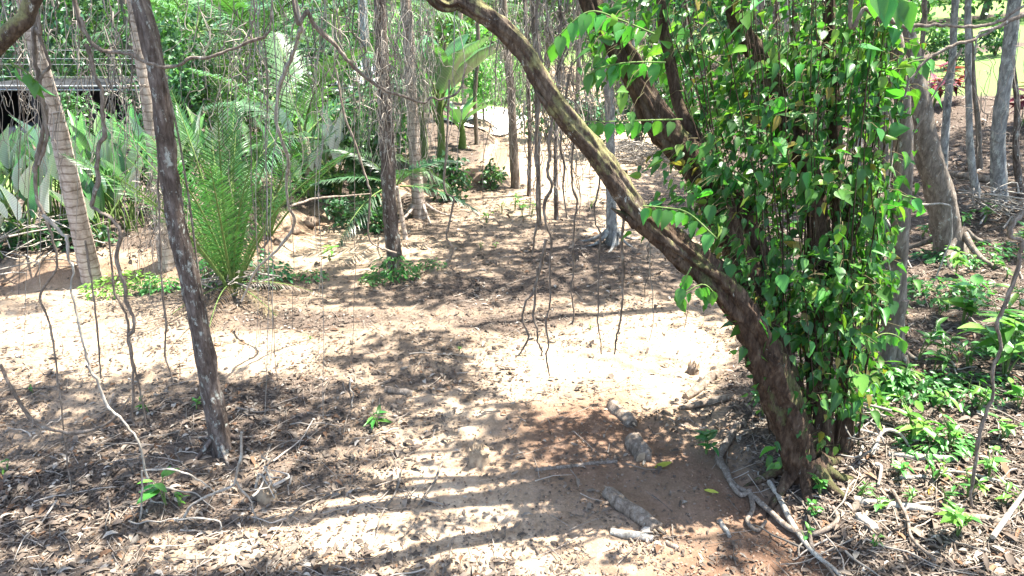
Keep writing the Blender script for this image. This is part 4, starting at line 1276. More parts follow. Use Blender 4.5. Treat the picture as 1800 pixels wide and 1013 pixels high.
LI = [
    ([(50, 0), (60, 50), (61, 100), (68, 135), (62, 155), (78, 185), (80, 212), (72, 250), (64, 285), (62, 316), (66, 353), (78, 378), (85, 395), (95, 428), (100, 470), (70, 520), (85, 563), (95, 606), (101, 666), (107, 696), (112, 760), (120, 822), (128, 865), (147, 905)], 3.75, [9, 8, 9, 9, 7, 5, 5, 4, 4], 'liana', 'long liana falling the whole height past the pale leaning palm'),
    ([(60, 0), (66, 50), (82, 95), (88, 118), (70, 140), (75, 190), (82, 240), (68, 290)], 3.72, [8, 7, 7, 9, 9], 'liana', 'dark liana twisted into a knot in front of the pale palm'),
    ([(75, 378), (108, 408), (119, 423), (120, 453), (130, 473), (125, 506), (135, 556), (142, 588), (150, 618), (158, 651), (172, 671), (187, 711), (207, 731), (230, 756), (247, 785), (255, 827), (265, 855), (262, 872), (271, 892), (300, 910)], 3.65, [7, 6, 5, 5, 5, 6, 6, 5, 5, 5], 'palevine', 'pale vine zigzagging down to the young plant at lower left'),
    ([(130, 0), (142, 32), (150, 57), (167, 82), (195, 91), (232, 96), (255, 110), (290, 119), (317, 114), (332, 104), (370, 100), (405, 87), (450, 70), (470, 60), (476, 38), (478, 0)], 3.9, [8, 7, 8, 8, 8, 8, 7, 7, 6], 'liana', 'thick liana sagging in a U across the dark slanting trunk'),
    ([(152, 77), (162, 107), (167, 135), (180, 160), (180, 200), (185, 237), (175, 253), (170, 285), (172, 316), (162, 358), (172, 370), (197, 385), (212, 413), (205, 458), (220, 503), (222, 531), (235, 558), (235, 581), (226, 593), (230, 618), (233, 656), (235, 701), (232, 731), (237, 748)], 3.9, [8, 8, 9, 9, 8, 8, 8, 7, 7], 'liana', 'kinked grey liana hanging left of the dark slanting trunk'),
    ([(190, 400), (200, 506), (215, 538), (225, 568), (227, 611), (240, 656), (250, 706), (257, 746)], 3.95, [4, 5, 5, 5, 5], 'liana', 'straight thin liana beside the kinked grey one'),
    ([(150, 423), (162, 503), (170, 571), (175, 631), (177, 666)], 4.2, [4, 4, 4, 4], 'liana', 'dark straight vine end over the sunlit patch at left'),
    ([(277, 240), (280, 380), (285, 506), (292, 568), (290, 621), (305, 673)], 4.3, [4, 4, 5, 4], 'liana', 'thin vine hanging just left of the dark slanting trunk'),
    ([(0, 641), (15, 673), (37, 711), (57, 738), (92, 756), (130, 760), (165, 755), (200, 738), (228, 700)], 3.7, [7, 8, 8, 8, 6], 'liana', 'liana looping in a wide bow at the left edge'),
    ([(425, 760), (424, 800), (413, 845), (408, 855), (380, 866), (350, 880), (335, 890), (322, 915), (318, 940), (315, 955)], 3.5, [5, 5, 6, 6, 4], 'palevine', 'white dead branchlet bending over the litter at lower left'),
    ([(413, 845), (425, 862), (440, 880), (448, 905), (455, 945), (461, 975)], 3.5, [4, 4, 4, 3], 'palevine', 'white dead twig running right from the bent branchlet'),
    ([(255, 827), (300, 825), (340, 838), (362, 852), (378, 865)], 3.5, [3, 4, 4, 3], 'palevine', 'white twig joining the pale vine to the bent branchlet'),
    ([(308, 915), (345, 910), (385, 917), (388, 945), (375, 970)], 3.4, [4, 4, 4, 3], 'palevine', 'white twig hooking round under the bent branchlet'),
    ([(318, 937), (360, 945), (395, 947)], 3.4, [4, 4, 3], 'palevine', 'short white twig lying level at lower left'),
    ([(250, 827), (250, 865), (249, 922), (259, 952)], 3.5, [4, 4, 4, 3], 'palevine', 'white twig dropping straight down at lower left'),
    ([(515, 0), (540, 20), (555, 48), (585, 75), (610, 105), (630, 125), (657, 147), (682, 160), (725, 175), (747, 181), (757, 172), (777, 175), (807, 160), (815, 135), (820, 112)], (4.2, 5.0), [8, 8, 8, 7, 7, 6, 6, 5], 'liana', 'long liana slanting from the top to the banana plant'),
    ([(520, 0), (525, 60), (510, 105), (490, 155), (485, 212), (497, 253), (507, 283), (504, 320), (507, 363), (517, 383), (512, 408), (482, 445), (450, 475), (425, 530)], (5.0, 6.3), [6, 7, 8, 7, 8, 7, 7, 7, 6], 'palevine', 'pale crooked branch falling beside the young palm'),
    ([(510, 363), (550, 350), (600, 345), (650, 341)], (5.7, 6.4), [5, 5, 4], 'liana', 'level bare branch right of the young palm'),
    ([(590, 120), (605, 200), (625, 253), (640, 303), (650, 335), (650, 358), (647, 408), (657, 430), (697, 445)], 6.6, [4, 5, 5, 5, 5], 'liana', 'vine dropping and hooking towards the creeper-footed trunk'),
    ([(790, 140), (785, 253), (782, 333), (797, 348), (792, 383), (785, 418), (797, 438), (787, 465), (800, 478)], 6.0, [4, 4, 5, 5, 4], 'liana', 'wavy vine hanging right of the creeper-footed trunk'),
    ([(945, 0), (950, 120), (942, 268), (946, 303), (944, 353), (945, 385), (940, 413), (936, 448)], 5.2, [7, 7, 7, 7, 6], 'liana', 'thickest of the dark vines hanging at the picture centre'),
    ([(980, 150), (965, 253), (966, 278), (962, 303), (970, 328), (957, 358), (960, 393), (970, 423), (966, 458), (967, 506), (966, 538), (960, 566), (964, 606), (960, 626), (966, 661)], 4.7, [6, 6, 6, 5, 5, 4], 'liana', 'longest of the dark vines hanging at the picture centre'),
    ([(1000, 130), (985, 253), (992, 290), (990, 330), (997, 385)], 5.2, [5, 5, 5, 4], 'liana', 'short dark vine hanging beside the longest centre vine'),
    ([(1015, 190), (1007, 265), (1005, 323), (1014, 353), (1010, 390), (1007, 430), (1008, 478), (1004, 506), (1009, 548), (1006, 571)], 5.0, [5, 5, 4, 5, 5, 4], 'liana', 'pale-tipped vine hanging between the centre vines and the limb'),
    ([(1100, 300), (1097, 385), (1093, 413), (1094, 443), (1096, 473), (1095, 506), (1094, 531), (1089, 568), (1084, 593), (1080, 623)], 4.4, [6, 6, 6, 5, 5], 'liana', 'dark vine hanging straight below the broken limb stub'),
    ([(1060, 262), (1052, 328), (1045, 365), (1047, 393), (1055, 413), (1052, 468), (1052, 538), (1050, 566), (1055, 593), (1057, 623)], 4.5, [4, 4, 4, 4, 4], 'liana', 'thin wavy vine in front of the root-footed pale trunk'),
    ([(960, 420), (950, 470), (937, 513), (924, 531), (919, 563), (929, 593), (911, 626)], 4.8, [6, 6, 6, 5], 'liana', 'vine end crooked to the left over the sunlit floor'),
    ([(945, 470), (940, 538), (937, 556), (944, 581), (945, 598), (952, 616), (952, 626)], 4.8, [5, 5, 5, 4], 'liana', 'vine end hanging between the crooked one and the longest one'),
    ([(1497, 0), (1520, 15), (1540, 30), (1562, 34), (1582, 45), (1625, 45), (1650, 44), (1675, 47), (1712, 47), (1750, 40), (1775, 27), (1800, 10), (1850, -10)], 3.6, [9, 8, 8, 8, 9, 9], 'liana', 'bare branch sagging across the top right corner'),
    ([(1850, 0), (1800, 25), (1775, 37), (1745, 52), (1712, 70), (1682, 77), (1650, 92), (1627, 107), (1600, 140), (1590, 170)], 3.7, [9, 8, 7, 7, 6], 'liana', 'bare branch slanting down left from the top right corner'),
    ([(1745, 50), (1722, 58), (1715, 75), (1713, 105)], 3.7, [5, 5, 4], 'palevine', 'pale hooked twig under the top right branches'),
    ([(1690, 85), (1665, 130), (1640, 170), (1605, 235)], 3.9, [5, 5, 4, 4], 'liana', 'straight dark shoot slanting across the slope trunks'),
    ([(1840, 360), (1800, 375), (1780, 393), (1776, 415), (1797, 425), (1792, 453), (1780, 503), (1762, 543), (1752, 573), (1760, 606), (1745, 646), (1745, 691), (1735, 721), (1722, 760), (1717, 797), (1707, 865), (1710, 910), (1727, 947), (1730, 982)], 3.3, [10, 10, 9, 8, 8, 8, 9, 8, 7], 'liana', 'stout crooked liana standing at the right edge'),
    ([(1575, 20), (1560, 90), (1556, 170), (1570, 230), (1560, 330), (1555, 420), (1570, 500)], 4.6, [6, 6, 5, 5], 'palevine', 'pale liana hugging the grey trunk right of the climber'),
    ([(1620, 360), (1665, 360), (1672, 380), (1672, 420), (1660, 450), (1640, 500)], 6.5, [4, 4, 4], 'palevine', 'pale rope-like vine bent round the stout curving trunk'),
]
for px, Y, w, mat, lab in LI:
    liana(px, Y, w, mat, lab)

# many thinner hanging strands, each its own
def strands():
    n = 0
    for (x0, x1, cnt, ya, yb, Ya, Yb, key) in [(20, 240, 10, 250, 640, 3.9, 6.0, 'strand_left'), (440, 640, 10, 250, 760, 4.0, 6.0, 'strand_mid'), (740, 900, 5, 180, 380, 5.0, 7.5, 'strand_far'), (1130, 1330, 9, 460, 640, 4.2, 5.2, 'strand_right')]:
        for k in range(cnt):
            x = rng.uniform(x0, x1); ye = rng.uniform(ya, yb); Y = rng.uniform(Ya, Yb)
            ys = np.linspace(-5 if key != 'strand_right' else rng.uniform(330, 440), ye, 12)
            xs = x + np.cumsum(rng.normal(0, 3.2, 12))
            pts = P(xs, ys, Y)
            pts = np.concatenate([[pts[0] + [0, 0, 1.0]], pts]) if key != 'strand_right' else pts
            pts[:, 2] = np.maximum(pts[:, 2], height(pts[:, 0], pts[:, 1]) + .01)
            mb = MB(); tube(mb, pts, [rng.uniform(.003, .006), .0025], 4, 40, True, .25)
            o = mb.obj('vine_strand', M['liana' if rng.random() < .6 else 'palevine']); shift(o, pts[-1]); o.location = Vector(pts[-1])
            queue(key, o, project(pts[-1])[0])
strands()
flush('strand_left', 'thin hanging strand end', 'over the left part of the clearing', 'vine', 'thin hanging strands')
flush('strand_mid', 'thread-like strand end', 'between the slanting and creeper-footed trunks', 'vine', 'thin hanging strands')
flush('strand_far', 'thin strand end', 'in front of the banana plant and far path', 'vine', 'thin hanging strands')
flush('strand_right', 'short thin strand end', 'under the lower leaning limb', 'vine', 'thin hanging strands')

# tangles of dead vine
def tangle(x0, x1, y0, y1, Y0, Y1, n, label, col=(.27, .23, .19), wig=7, rmax=.007, bow=0):
    mb = MB()
    for k in range(n):
        x = rng.uniform(x0, x1); Y = rng.uniform(Y0, Y1)
        ya = y0 + rng.random() ** 2 * (y1 - y0) * .5; yb = ya + rng.uniform(.25, 1.0) * (y1 - ya)
        m = 10
        ys = np.linspace(ya, yb, m) + rng.normal(0, wig, m); xs = x + np.cumsum(rng.normal(0, wig, m)) + bow * np.sin(np.linspace(0, 3.1, m)) * rng.normal()
        pts = P(xs, ys, Y + np.cumsum(rng.normal(0, .04, m)))
        if ya < 10:
            pts = np.concatenate([[pts[0] + [0, 0, .8]], pts])
        pts[:, 2] = np.maximum(pts[:, 2], height(pts[:, 0], pts[:, 1]) + .01)
        tube(mb, pts, [rng.uniform(.0025, rmax), .0025], 3, 22, True, cap=False, col=np.array(col) * rng.uniform(.35, 1.5))
    o = mb.obj('vine_tangle', M['twig'])
    tag(o, label, 'vine tangle', None, 'stuff')
tangle(640, 705, -5, 330, 7.2, 8.2, 90, 'dry vine threads matted round the creeper-footed trunk', (.34, .30, .25))
tangle(695, 765, -5, 330, 9.4, 10.6, 130, 'dry vine curtain matted round the flared-foot palm', (.36, .32, .27))
tangle(860, 935, -5, 300, 10.3, 12.3, 100, 'dry vine curtain round the slim trunk at the far end', (.36, .31, .26))
tangle(930, 1110, -5, 290, 7.5, 12.0, 230, 'dense hanging thicket of bare vines behind the mossy limb', rmax=.011, wig=9)
tangle(930, 1040, 170, 400, 5.0, 6.3, 40, 'bundle of bare twisting vines at the picture centre', rmax=.008, wig=6, col=(.27, .23, .19))
tangle(240, 330, 300, 520, 6.0, 7.2, 60, 'dry vine threads matted behind the dark slanting trunk foot')
tangle(1120, 1560, -5, 330, 6.5, 11.0, 200, 'hanging tangle of thin vines behind the leafy climber', rmax=.01, col=(.2, .17, .13))
tangle(0, 250, -5, 330, 5.0, 9.0, 90, 'thin bare vines in front of the dark shed', (.22, .195, .165), rmax=.008, wig=10)
tangle(320, 640, -5, 330, 5.5, 9.5, 120, 'thin bare vines in front of the background palms', (.22, .195, .165), rmax=.007, wig=10)
tangle(1560, 1800, 60, 330, 7.0, 10.0, 24, 'thin bare vines among the slope trunks', rmax=.008, wig=9)

# tree standing just outside the left edge, its limb crossing the corner
cb = np.array([-4.3, 3.1, float(height(-4.3, 3.1))])
ct = tag(empty('corner_tree', cb), 'brown limb crossing the top left corner', 'tree')
q0, q1 = P(-10, 85, 3.5), P(58, -5, 3.55)
mb = MB(); tube(mb, [cb - [0, 0, .1], cb + [.1, .05, .8], cb + [.45, .2, 1.7], q0, q1, q1 + [.5, .1, .8], q1 + [.8, .2, 2.2]], [.08, .065, .055, .04, .036, .03, .02], 14, 70, True, .2, flare=.3)
part(mb, 'trunk', 'limb', ct)
mb = MB(); n = 500
scatter(mb, DIA, q1 + [.8, .3, 2.6] + rng.normal(size=(n, 3)) * [.6, .6, .4], frame(rdir(n, -.3), rdir(n, 1)), rng.uniform(.12, .2, n), np.array([.05, .12, .03]) * rng.uniform(.6, 1.5, (n, 1)))
part(mb, 'crown', 'far_leaf', ct, kind='stuff')

# thin stems wound round the slanting trunk
for q in range(1):
    pth_ = crom(LTREE[2], 60)[:46]; ph = rng.uniform(0, 6.28)
    t_ = np.linspace(0, 1, 46); ang = ph + t_ * rng.uniform(2, 5) * (1 if q % 2 else -1)
    rr_ = .072 + .02 * np.abs(np.sin(t_ * 9 + q))
    pts = pth_ + np.stack([np.cos(ang) * rr_, np.sin(ang) * rr_, 0 * t_], -1)
    pts = pts[6:] if q > 1 else pts[2:]
    mb = MB(); tube(mb, pts, [.008, .005], 5, 80, True, .3)
    o = mb.obj('vine_strand', M['palevine' if q % 2 else 'liana']); shift(o, pts[0]); o.location = Vector(pts[0])
    tag(o, ('brown stem wound round the dark slanting trunk', 'pale stem wound round the dark slanting trunk')[q], 'vine', 'stems wound round the slanting trunk')

# ------------------------------------------------------------------ plants
def one_leaf(T, col, mat, name='leaf'):
    mb = MB(); scatter(mb, T, np.zeros((1, 3)), np.eye(3)[None], np.ones(1), np.array([col])); return mb.mesh(name, M[mat])


LM = dict(
    lance=[one_leaf(LANCE, c, 'leaf') for c in ([.045, .15, .03], [.08, .22, .035], [.14, .30, .05])],
    ovate=[one_leaf(OVATE, c, 'leaf') for c in ([.045, .16, .035], [.07, .22, .045], [.13, .30, .05])],
    wax=[one_leaf(PADDLE, c, 'waxy') for c in ([.055, .16, .05], [.09, .22, .06])],
    banana=[one_leaf(leaf_template([(0, .03), (.08, .12), (.3, .17), (.6, .17), (.85, .11), (1.0, 0)], .25, .3), c, 'banana') for c in ([.04, .15, .045], [.07, .20, .05])],
    red=[one_leaf(LANCE, c, 'red_leaf') for c in ([.25, .03, .04], [.14, .02, .04], [.32, .06, .06])],
)


def plant(px, py, h, kind='lance', tone=1, n=None, key=None, label=None, name='leafy_plant', cat='plant', group='undergrowth plants', stems=None, spread=.55, leaf=None, Yfix=None):
    b = G1(px, py)
    root = empty(name, b)
    stems = stems or int(rng.integers(2, 5)); n = n or int(rng.integers(10, 18))
    sp = []
    for k in range(stems):
        a = rng.uniform(0, 6.283); t = rng.uniform(.05, spread)
        tip = np.array([math.cos(a) * t * h, math.sin(a) * t * h, h * rng.uniform(.65, 1.0)])
        pts = np.array([[0, 0, -.03], tip * [.3, .3, .5], tip])
        mb = MB(); tube(mb, pts, [.004 + h * .008, .002], 5, 8, True)
        mb.obj('stem', M['stem'], root); sp.append(crom(pts, 20))
    for k in range(n):
        s = sp[k % stems]; i = int(rng.uniform(.35, 1) ** .7 * 19)
        a = rng.uniform(0, 6.283); e = rng.uniform(-.25, .75)
        d = np.array([math.cos(a), math.sin(a), e]); nr = np.array([-math.cos(a) * e, -math.sin(a) * e, 1]) + rng.normal(0, .25, 3)
        L = (leaf or h * .42) * rng.uniform(.65, 1.2)
        me = LM[kind][min(len(LM[kind]) - 1, max(0, tone + int(rng.integers(-1, 2))))]
        place(me, 'leaf', root, s[i], frame(d[None], nr[None])[0], L)
    if label:
        tag(root, label, cat, group)
    else:
        tag(root, None, cat, group); queue(key, root, project(b)[0])
    return root


def creeper(px, py, w, h, n, col, label, leaf=.05):
    b = G1(px, py); _, _, D = project(b); r = w * D / FPX / 2
    root = tag(empty('ground_creeper', b), label, 'creeper', 'low green creepers')
    a = rng.uniform(0, 6.283, n); q = np.sqrt(rng.random(n)) * r
    x = np.cos(a) * q; y = np.sin(a) * q * .7
    z = height(b[0] + x, b[1] + y) - b[2] + .02 + rng.random(n) * h * (1 - (q / r) ** 2 * .7)
    d = np.stack([np.cos(a) + rng.normal(0, .6, n), np.sin(a) + rng.normal(0, .6, n), rng.uniform(-.6, .3, n)], -1)
    nr = np.stack([rng.normal(0, .4, n), rng.normal(-.2, .4, n), np.ones(n)], -1)
    mb = MB(); scatter(mb, OVATE, np.stack([x, y, z], -1), frame(d, nr), rng.uniform(.6, 1.4, n) * leaf, np.array(col) * rng.uniform(.6, 1.5, (n, 1)))
    f = mb.obj('foliage', M['leaf'], root); f['kind'] = 'stuff'
    for k in range(7):
        i = int(rng.integers(0, n)); m2 = MB()
        tube(m2, [[0, 0, -.02], [x[i] * .5, y[i] * .5, z[i] * .6 + .02], [x[i], y[i], z[i]]], [.004, .002], 4, 8, True); m2.obj('stem', M['stem'], root)


# right-hand slope
plant(1602, 775, .34, 'lance', 2, 22, label='bright rosette plant in sunlit litter right of the climber', stems=5)
plant(1682, 945, .24, 'ovate', 2, 24, label='pale yellow-green seedling at the front of the right slope', stems=3, leaf=.09)
plant(1765, 665, .55, 'lance', 1, 34, label='tall lush green plant at the right edge beside the crooked liana', stems=6)
plant(1690, 575, .45, 'ovate', 1, 30, label='dark green bushy plant in shade behind the crooked liana', stems=5)
for (x, y, h, t) in [(1800, 640, .5, 1), (1740, 610, .34, 1), (1665, 640, .28, 0), (1610, 640, .34, 0), (1640, 660, .28, 0), (1700, 650, .24, 0), (1590, 690, .25, 1), (1790, 575, .4, 1), (1650, 560, .18, 1)]:
    plant(x, y, h, 'lance', t, key='shade_plant', n=16)
flush('shade_plant', 'green plant', 'in the shaded undergrowth beside the grey stub trunk', 'plant', 'undergrowth plants')
for (x, y, h, t) in [(1680, 485, .30, 2), (1712, 478, .18, 1), (1745, 475, .16, 1), (1640, 440, .2, 1), (1790, 440, .3, 1), (1690, 400, .25, 0), (1730, 395, .25, 1), (1620, 420, .2, 1), (1600, 520, .2, 1), (1770, 490, .15, 1)]:
    plant(x, y, h, 'ovate', t, key='far_slope_plant', n=14)
flush('far_slope_plant', 'small plant', 'in the row near the stout curving trunk', 'plant', 'undergrowth plants')
for (x, y, h, t) in [(1670, 790, .26, 2), (1720, 725, .25, 1), (1650, 725, .22, 1), (1760, 780, .2, 2), (1550, 740, .3, 1), (1525, 690, .3, 1), (1580, 840, .16, 1), (1640, 850, .17, 1), (1700, 875, .20, 1), (1760, 895, .18, 1), (1735, 850, .22, 1), (1440, 880, .16, 1), (1545, 905, .14, 1), (1430, 915, .12, 0), (1790, 720, .2, 2), (1510, 880, .14, 0), (1600, 890, .12, 1), (1415, 960, .1, 1), (1535, 965, .1, 1), (1660, 890, .15, 0)]:
    plant(x, y, h, 'ovate' if rng.random() < .5 else 'lance', t, key='front_slope_plant', n=int(rng.integers(8, 14)))
flush('front_slope_plant', 'low seedling', 'on the front of the right slope', 'plant', 'undergrowth plants')
# left and middle seedlings
plant(292, 890, .26, 'ovate', 1, 7, label='young plant with one big glossy leaf, lower left', stems=2, leaf=.14, spread=.2)
plant(316, 893, .13, 'lance', 2, 9, label='tiny bright seedling right of the big-leaved young plant', stems=2, spread=.3)
plant(262, 728, .16, 'lance', 1, 9, label='small green seedling under the kinked grey liana', stems=2, spread=.3)
plant(345, 722, .14, 'lance', 1, 10, label='small seedling just left of the dark slanting trunk foot', stems=2, spread=.4)
plant(14, 838, .12, 'lance', 1, 7, label='tiny seedling at the far left edge', stems=2)
plant(58, 692, .08, 'ovate', 2, 6, label='tiny seedling on the sunlit left floor edge', stems=2)
plant(664, 752, .14, 'lance', 0, 9, label='thin grassy tuft in the litter mid clearing', stems=4, leaf=.11)
plant(1240, 802, .22, 'ovate', 0, 20, label='dark green seedling on the cut edge left of the leaning tree', stems=4)
plant(583, 455, .2, 'lance', 2, 9, label='sunlit seedling on the pale floor right of the young palm', stems=1, leaf=.13, spread=.1)
plant(1340, 735, .2, 'ovate', 0, 14, label='dark leafy sprig against the left side of the leaning trunk', stems=3)
plant(545, 600, .05, 'ovate', 2, 6, label='tiny sprout on the bare floor of the clearing', stems=2)
for (x, y, h, t) in [(855, 392, .22, 2), (882, 378, .22, 2), (918, 384, .32, 2), (845, 440, .12, 2), (872, 438, .1, 2), (1040, 368, .2, 2), (905, 372, .3, 1), (935, 380, .25, 1), (1037, 583, .06, 2), (808, 620, .05, 2)]:
    plant(x, y, h, 'lance', t, key='mid_plant', n=11)
flush('mid_plant', 'sprouting seedling', 'on the floor in the middle distance', 'plant', 'undergrowth plants')
creeper(692, 492, 90, .28, 260, (.045, .16, .035), 'green creeper round the foot of the straight dark trunk', .06)
creeper(755, 472, 60, .12, 110, (.045, .16, .04), 'low creeper right of the creeper-footed trunk', .045)
creeper(655, 500, 50, .1, 90, (.045, .16, .04), 'low creeper left of the creeper-footed trunk', .045)
creeper(215, 512, 130, .22, 320, (.12, .28, .05), 'bright yellow-green creeper right of the pale palm foot', .055)
creeper(282, 512, 70, .18, 160, (.08, .22, .05), 'green creeper behind the dark slanting trunk', .05)
creeper(368, 500, 80, .3, 260, (.05, .18, .045), 'green creeper left of the young palm foot', .055)
creeper(460, 498, 110, .42, 380, (.03, .11, .035), 'dark bushy creeper right of the young palm foot', .06)
creeper(545, 492, 70, .08, 90, (.06, .18, .05), 'flat creeper patch on the floor right of the dark bushy one', .045)
creeper(1620, 690, 130, .12, 260, (.05, .16, .04), 'low creeper carpet beside the grey stub trunk', .05)
creeper(1700, 700, 150, .12, 220, (.05, .15, .04), 'low creeper carpet left of the crooked liana', .05)
creeper(1700, 455, 170, .12, 240, (.06, .18, .05), 'creeper patch at the foot of the dark slope trunks', .06)
creeper(1660, 520, 150, .14, 260, (.06, .18, .05), 'low creeper patch below the stout curving trunk', .055)
creeper(1780, 620, 110, .2, 260, (.06, .18, .05), 'creeper patch under the tall lush plant at the right edge', .06)
creeper(1640, 790, 120, .1, 180, (.08, .2, .05), 'low creeper round the bright rosette plant', .05)
creeper(1560, 690, 70, .2, 180, (.08, .22, .05), 'leafy creeper between the climber foot and the grey stub trunk', .06)
creeper(1530, 560, 110, .35, 260, (.10, .26, .05), 'sunlit leafy undergrowth between climber and grey stub trunk', .07)

# --- waxy white-backed plants on the left bank
def waxy(px, py, h, n, key=None, label=None, blade=.55, Y=None):
    b = G1(px, py)
    if Y is not None:
        p = P(px, py, Y); b = np.array([p[0], Y, height(p[0], Y)])
    root = empty('waxy_plant', b)
    for k in range(n):
        a = rng.uniform(0, 6.283); t = rng.uniform(.12, .5)
        hh = h * rng.uniform(.55, 1.05)
        tip = np.array([math.cos(a) * t * hh, math.sin(a) * t * hh, hh * rng.uniform(.5, .62)])
        pts = np.array([[math.cos(a) * .06, math.sin(a) * .06, -.05], tip * [.4, .4, .55], tip])
        mb = MB(); tube(mb, pts, [.013, .008], 6, 10, True); st = mb.obj('stalk', M['stem'], root)
        L = blade * rng.uniform(.7, 1.15)
        tilt = rng.uniform(.05, .45)
        d = np.array([math.cos(a) * tilt, math.sin(a) * tilt, 1]); nr = np.array([-math.cos(a), -math.sin(a), tilt]) + rng.normal(0, .35, 3)
        place(LM['wax'][int(rng.integers(0, 2))], 'leaf', root, tip, frame(d[None], nr[None])[0], L)
    if label:
        tag(root, label, 'plant', 'waxy white-backed plants')
    else:
        tag(root, None, 'plant', 'waxy white-backed plants'); queue(key, root, project(b)[0])


for (x, y, h, n) in [(-15, 430, 1.6, 20), (30, 405, 1.6, 20), (60, 440, 1.2, 10), (105, 400, 1.6, 18), (160, 390, 1.6, 18), (205, 385, 1.6, 18), (235, 410, 1.1, 9), (185, 425, .9, 9), (0, 460, .8, 7), (262, 400, 1.2, 9), (330, 345, 1.7, 14), (375, 330, 1.7, 13)]:
    waxy(x, y, h, n, 'waxy')
flush('waxy', 'white-backed paddle-leaved clump', 'on the left bank', 'plant', 'waxy white-backed plants')
waxy(592, 345, 1.7, 12, label='tall white-leaved paddle clump left of the creeper-footed trunk', blade=.7)
waxy(545, 350, 1.1, 10, label='low paddle-leaved clump with pale bent leaves above the bank')
waxy(455, 300, 1.4, 10, label='paddle-leaved clump rising behind the young palm')
waxy(620, 330, .8, 8, label='short paddle-leaved clump beside the creeper-footed trunk')

# --- banana plants
def banana(px, py, h, n, label, L=1.2, Y=None):
    b = G1(px, py); root = tag(empty('banana_plant', b), label, 'banana plant', 'banana-like plants')
    mb = MB(); tube(mb, [[0, 0, -.05], [.02, 0, h * .25], [.0, .02, h * .5]], [.09, .07, .045], 10, 12, True, .12); mb.obj('stem', M['stem'], root)
    for k in range(n):
        a = 6.283 * k / n + rng.uniform(-.3, .3); tl = rng.uniform(.15, .8)
        p0 = np.array([0, 0, h * rng.uniform(.3, .5)]); d = np.array([math.cos(a) * tl, math.sin(a) * tl, 1.0]); d /= np.linalg.norm(d)
        p1 = p0 + d * h * .22
        mb = MB(); tube(mb, [p0, p1], [.022, .014], 6, 5, True); mb.obj('stalk', M['stem'], root)
        nr = np.array([-math.cos(a), -math.sin(a), tl]) + rng.normal(0, .3, 3)
        place(LM['banana'][k % 2], 'leaf', root, p1, frame((d + [math.cos(a) * .25, math.sin(a) * .25, -.1])[None], nr[None])[0], L * rng.uniform(.75, 1.1))
banana(776, 300, 2.5, 15, 'banana plant with broad upright leaves behind the flared-foot palm', 1.25)
banana(745, 285, 1.8, 8, 'smaller dark banana plant crowded by dry vines', .9)
banana(812, 262, 1.0, 8, 'low broad-leaved plant beside the pale far path', .6)

# --- palms
def frond_mesh(L, nl, ll, droop, col, width=.03, hang=.35, vshape=.3):
    """a frond along +y, arching down; returns (rachis mesh, leaflet mesh)"""
    t = np.linspace(0, 1, 16)
    pts = np.stack([np.zeros(16), L * (t - .12 * droop * t ** 2), -L * droop * t ** 2 * .5], -1)
    mb = MB(); tube(mb, pts, [.014 * L / 2 + .004, .003], 5, 16, False)
    m1 = mb.mesh('frond', M['stem'])
    mb = MB()
    c = crom(pts, 200)
    for k in range(nl):
        u = .14 + .86 * (k + .5) / nl
        i = min(197, int(u * 199)); p = c[i]; tn = c[i + 2] - c[i]; tn /= np.linalg.norm(tn)
        l = ll * (math.sin(math.pi * min(1, u * .9 + .08)) ** .6) * rng.uniform(.85, 1.1)
        for sd in (-1, 1):
            d = np.array([sd * .85, .0, vshape]) + tn * (.45 + .5 * u) + rng.normal(0, .07, 3); d /= np.linalg.norm(d)
            up = np.array([0, 0, 1.0]); wv = np.cross(d, up); wv /= np.linalg.norm(wv) + 1e-6
            w = width * rng.uniform(.8, 1.2)
            q = [p, p + d * l * .35, p + d * l * .72 + [0, 0, -hang * l * .22], p + d * l - np.array([0, 0, hang * l * .75])]
            V = [q[0] - wv * w * .2, q[0] + wv * w * .2, q[1] - wv * w * .5, q[1] + wv * w * .5, q[2] - wv * w * .35, q[2] + wv * w * .35, q[3]]
            cc = np.array(col) * rng.uniform(.75, 1.3)
            mb.add(V, [(0, 1, 3, 2), (2, 3, 5, 4)], cc)
            mb.f.append(np.array([4, 5, 6]) + mb.n - 7); mb.fs.append(np.array([3])); mb.uv.append(np.zeros((3, 2)))
    m2 = mb.mesh('leaflets', M['frond'])
    return m1, m2


def palm(b, frs, n, elev, label, name='palm', trunk=None, group='palms', azs=None, scale=(.8, 1.1), mat='palm'):
    root = tag(empty(name, b), label, 'palm', group)
    top = np.zeros(3)
    if trunk:
        h, r = trunk; top = np.array([0, 0, h])
        mb = MB(); tube(mb, [[.1, 0, -.2], [.04, .02, h * .5], top], [r * 1.3, r, r * .8], 12, 40, True, .06, rings=.05, flare=.3); mb.obj('trunk', M[mat], root)
    for k in range(n):
        az = azs[k] if azs else 6.283 * k / n + rng.uniform(-.25, .25)
        e = elev[0] + (elev[1] - elev[0]) * ((k * .618) % 1)
        d = np.array([math.cos(az) * math.cos(e), math.sin(az) * math.cos(e), math.sin(e)])
        nr = np.array([-math.cos(az) * math.sin(e), -math.sin(az) * math.sin(e), math.cos(e)])
        R = frame(d[None], nr[None])[0]
        m1, m2 = frs[k % len(frs)]
        f = place(m1, 'frond', root, top + d * .05, R, rng.uniform(*scale))
        o = bpy.data.objects.new('leaflets', m2); COL.objects.link(o); o.parent = f; o['kind'] = 'stuff'
    return root


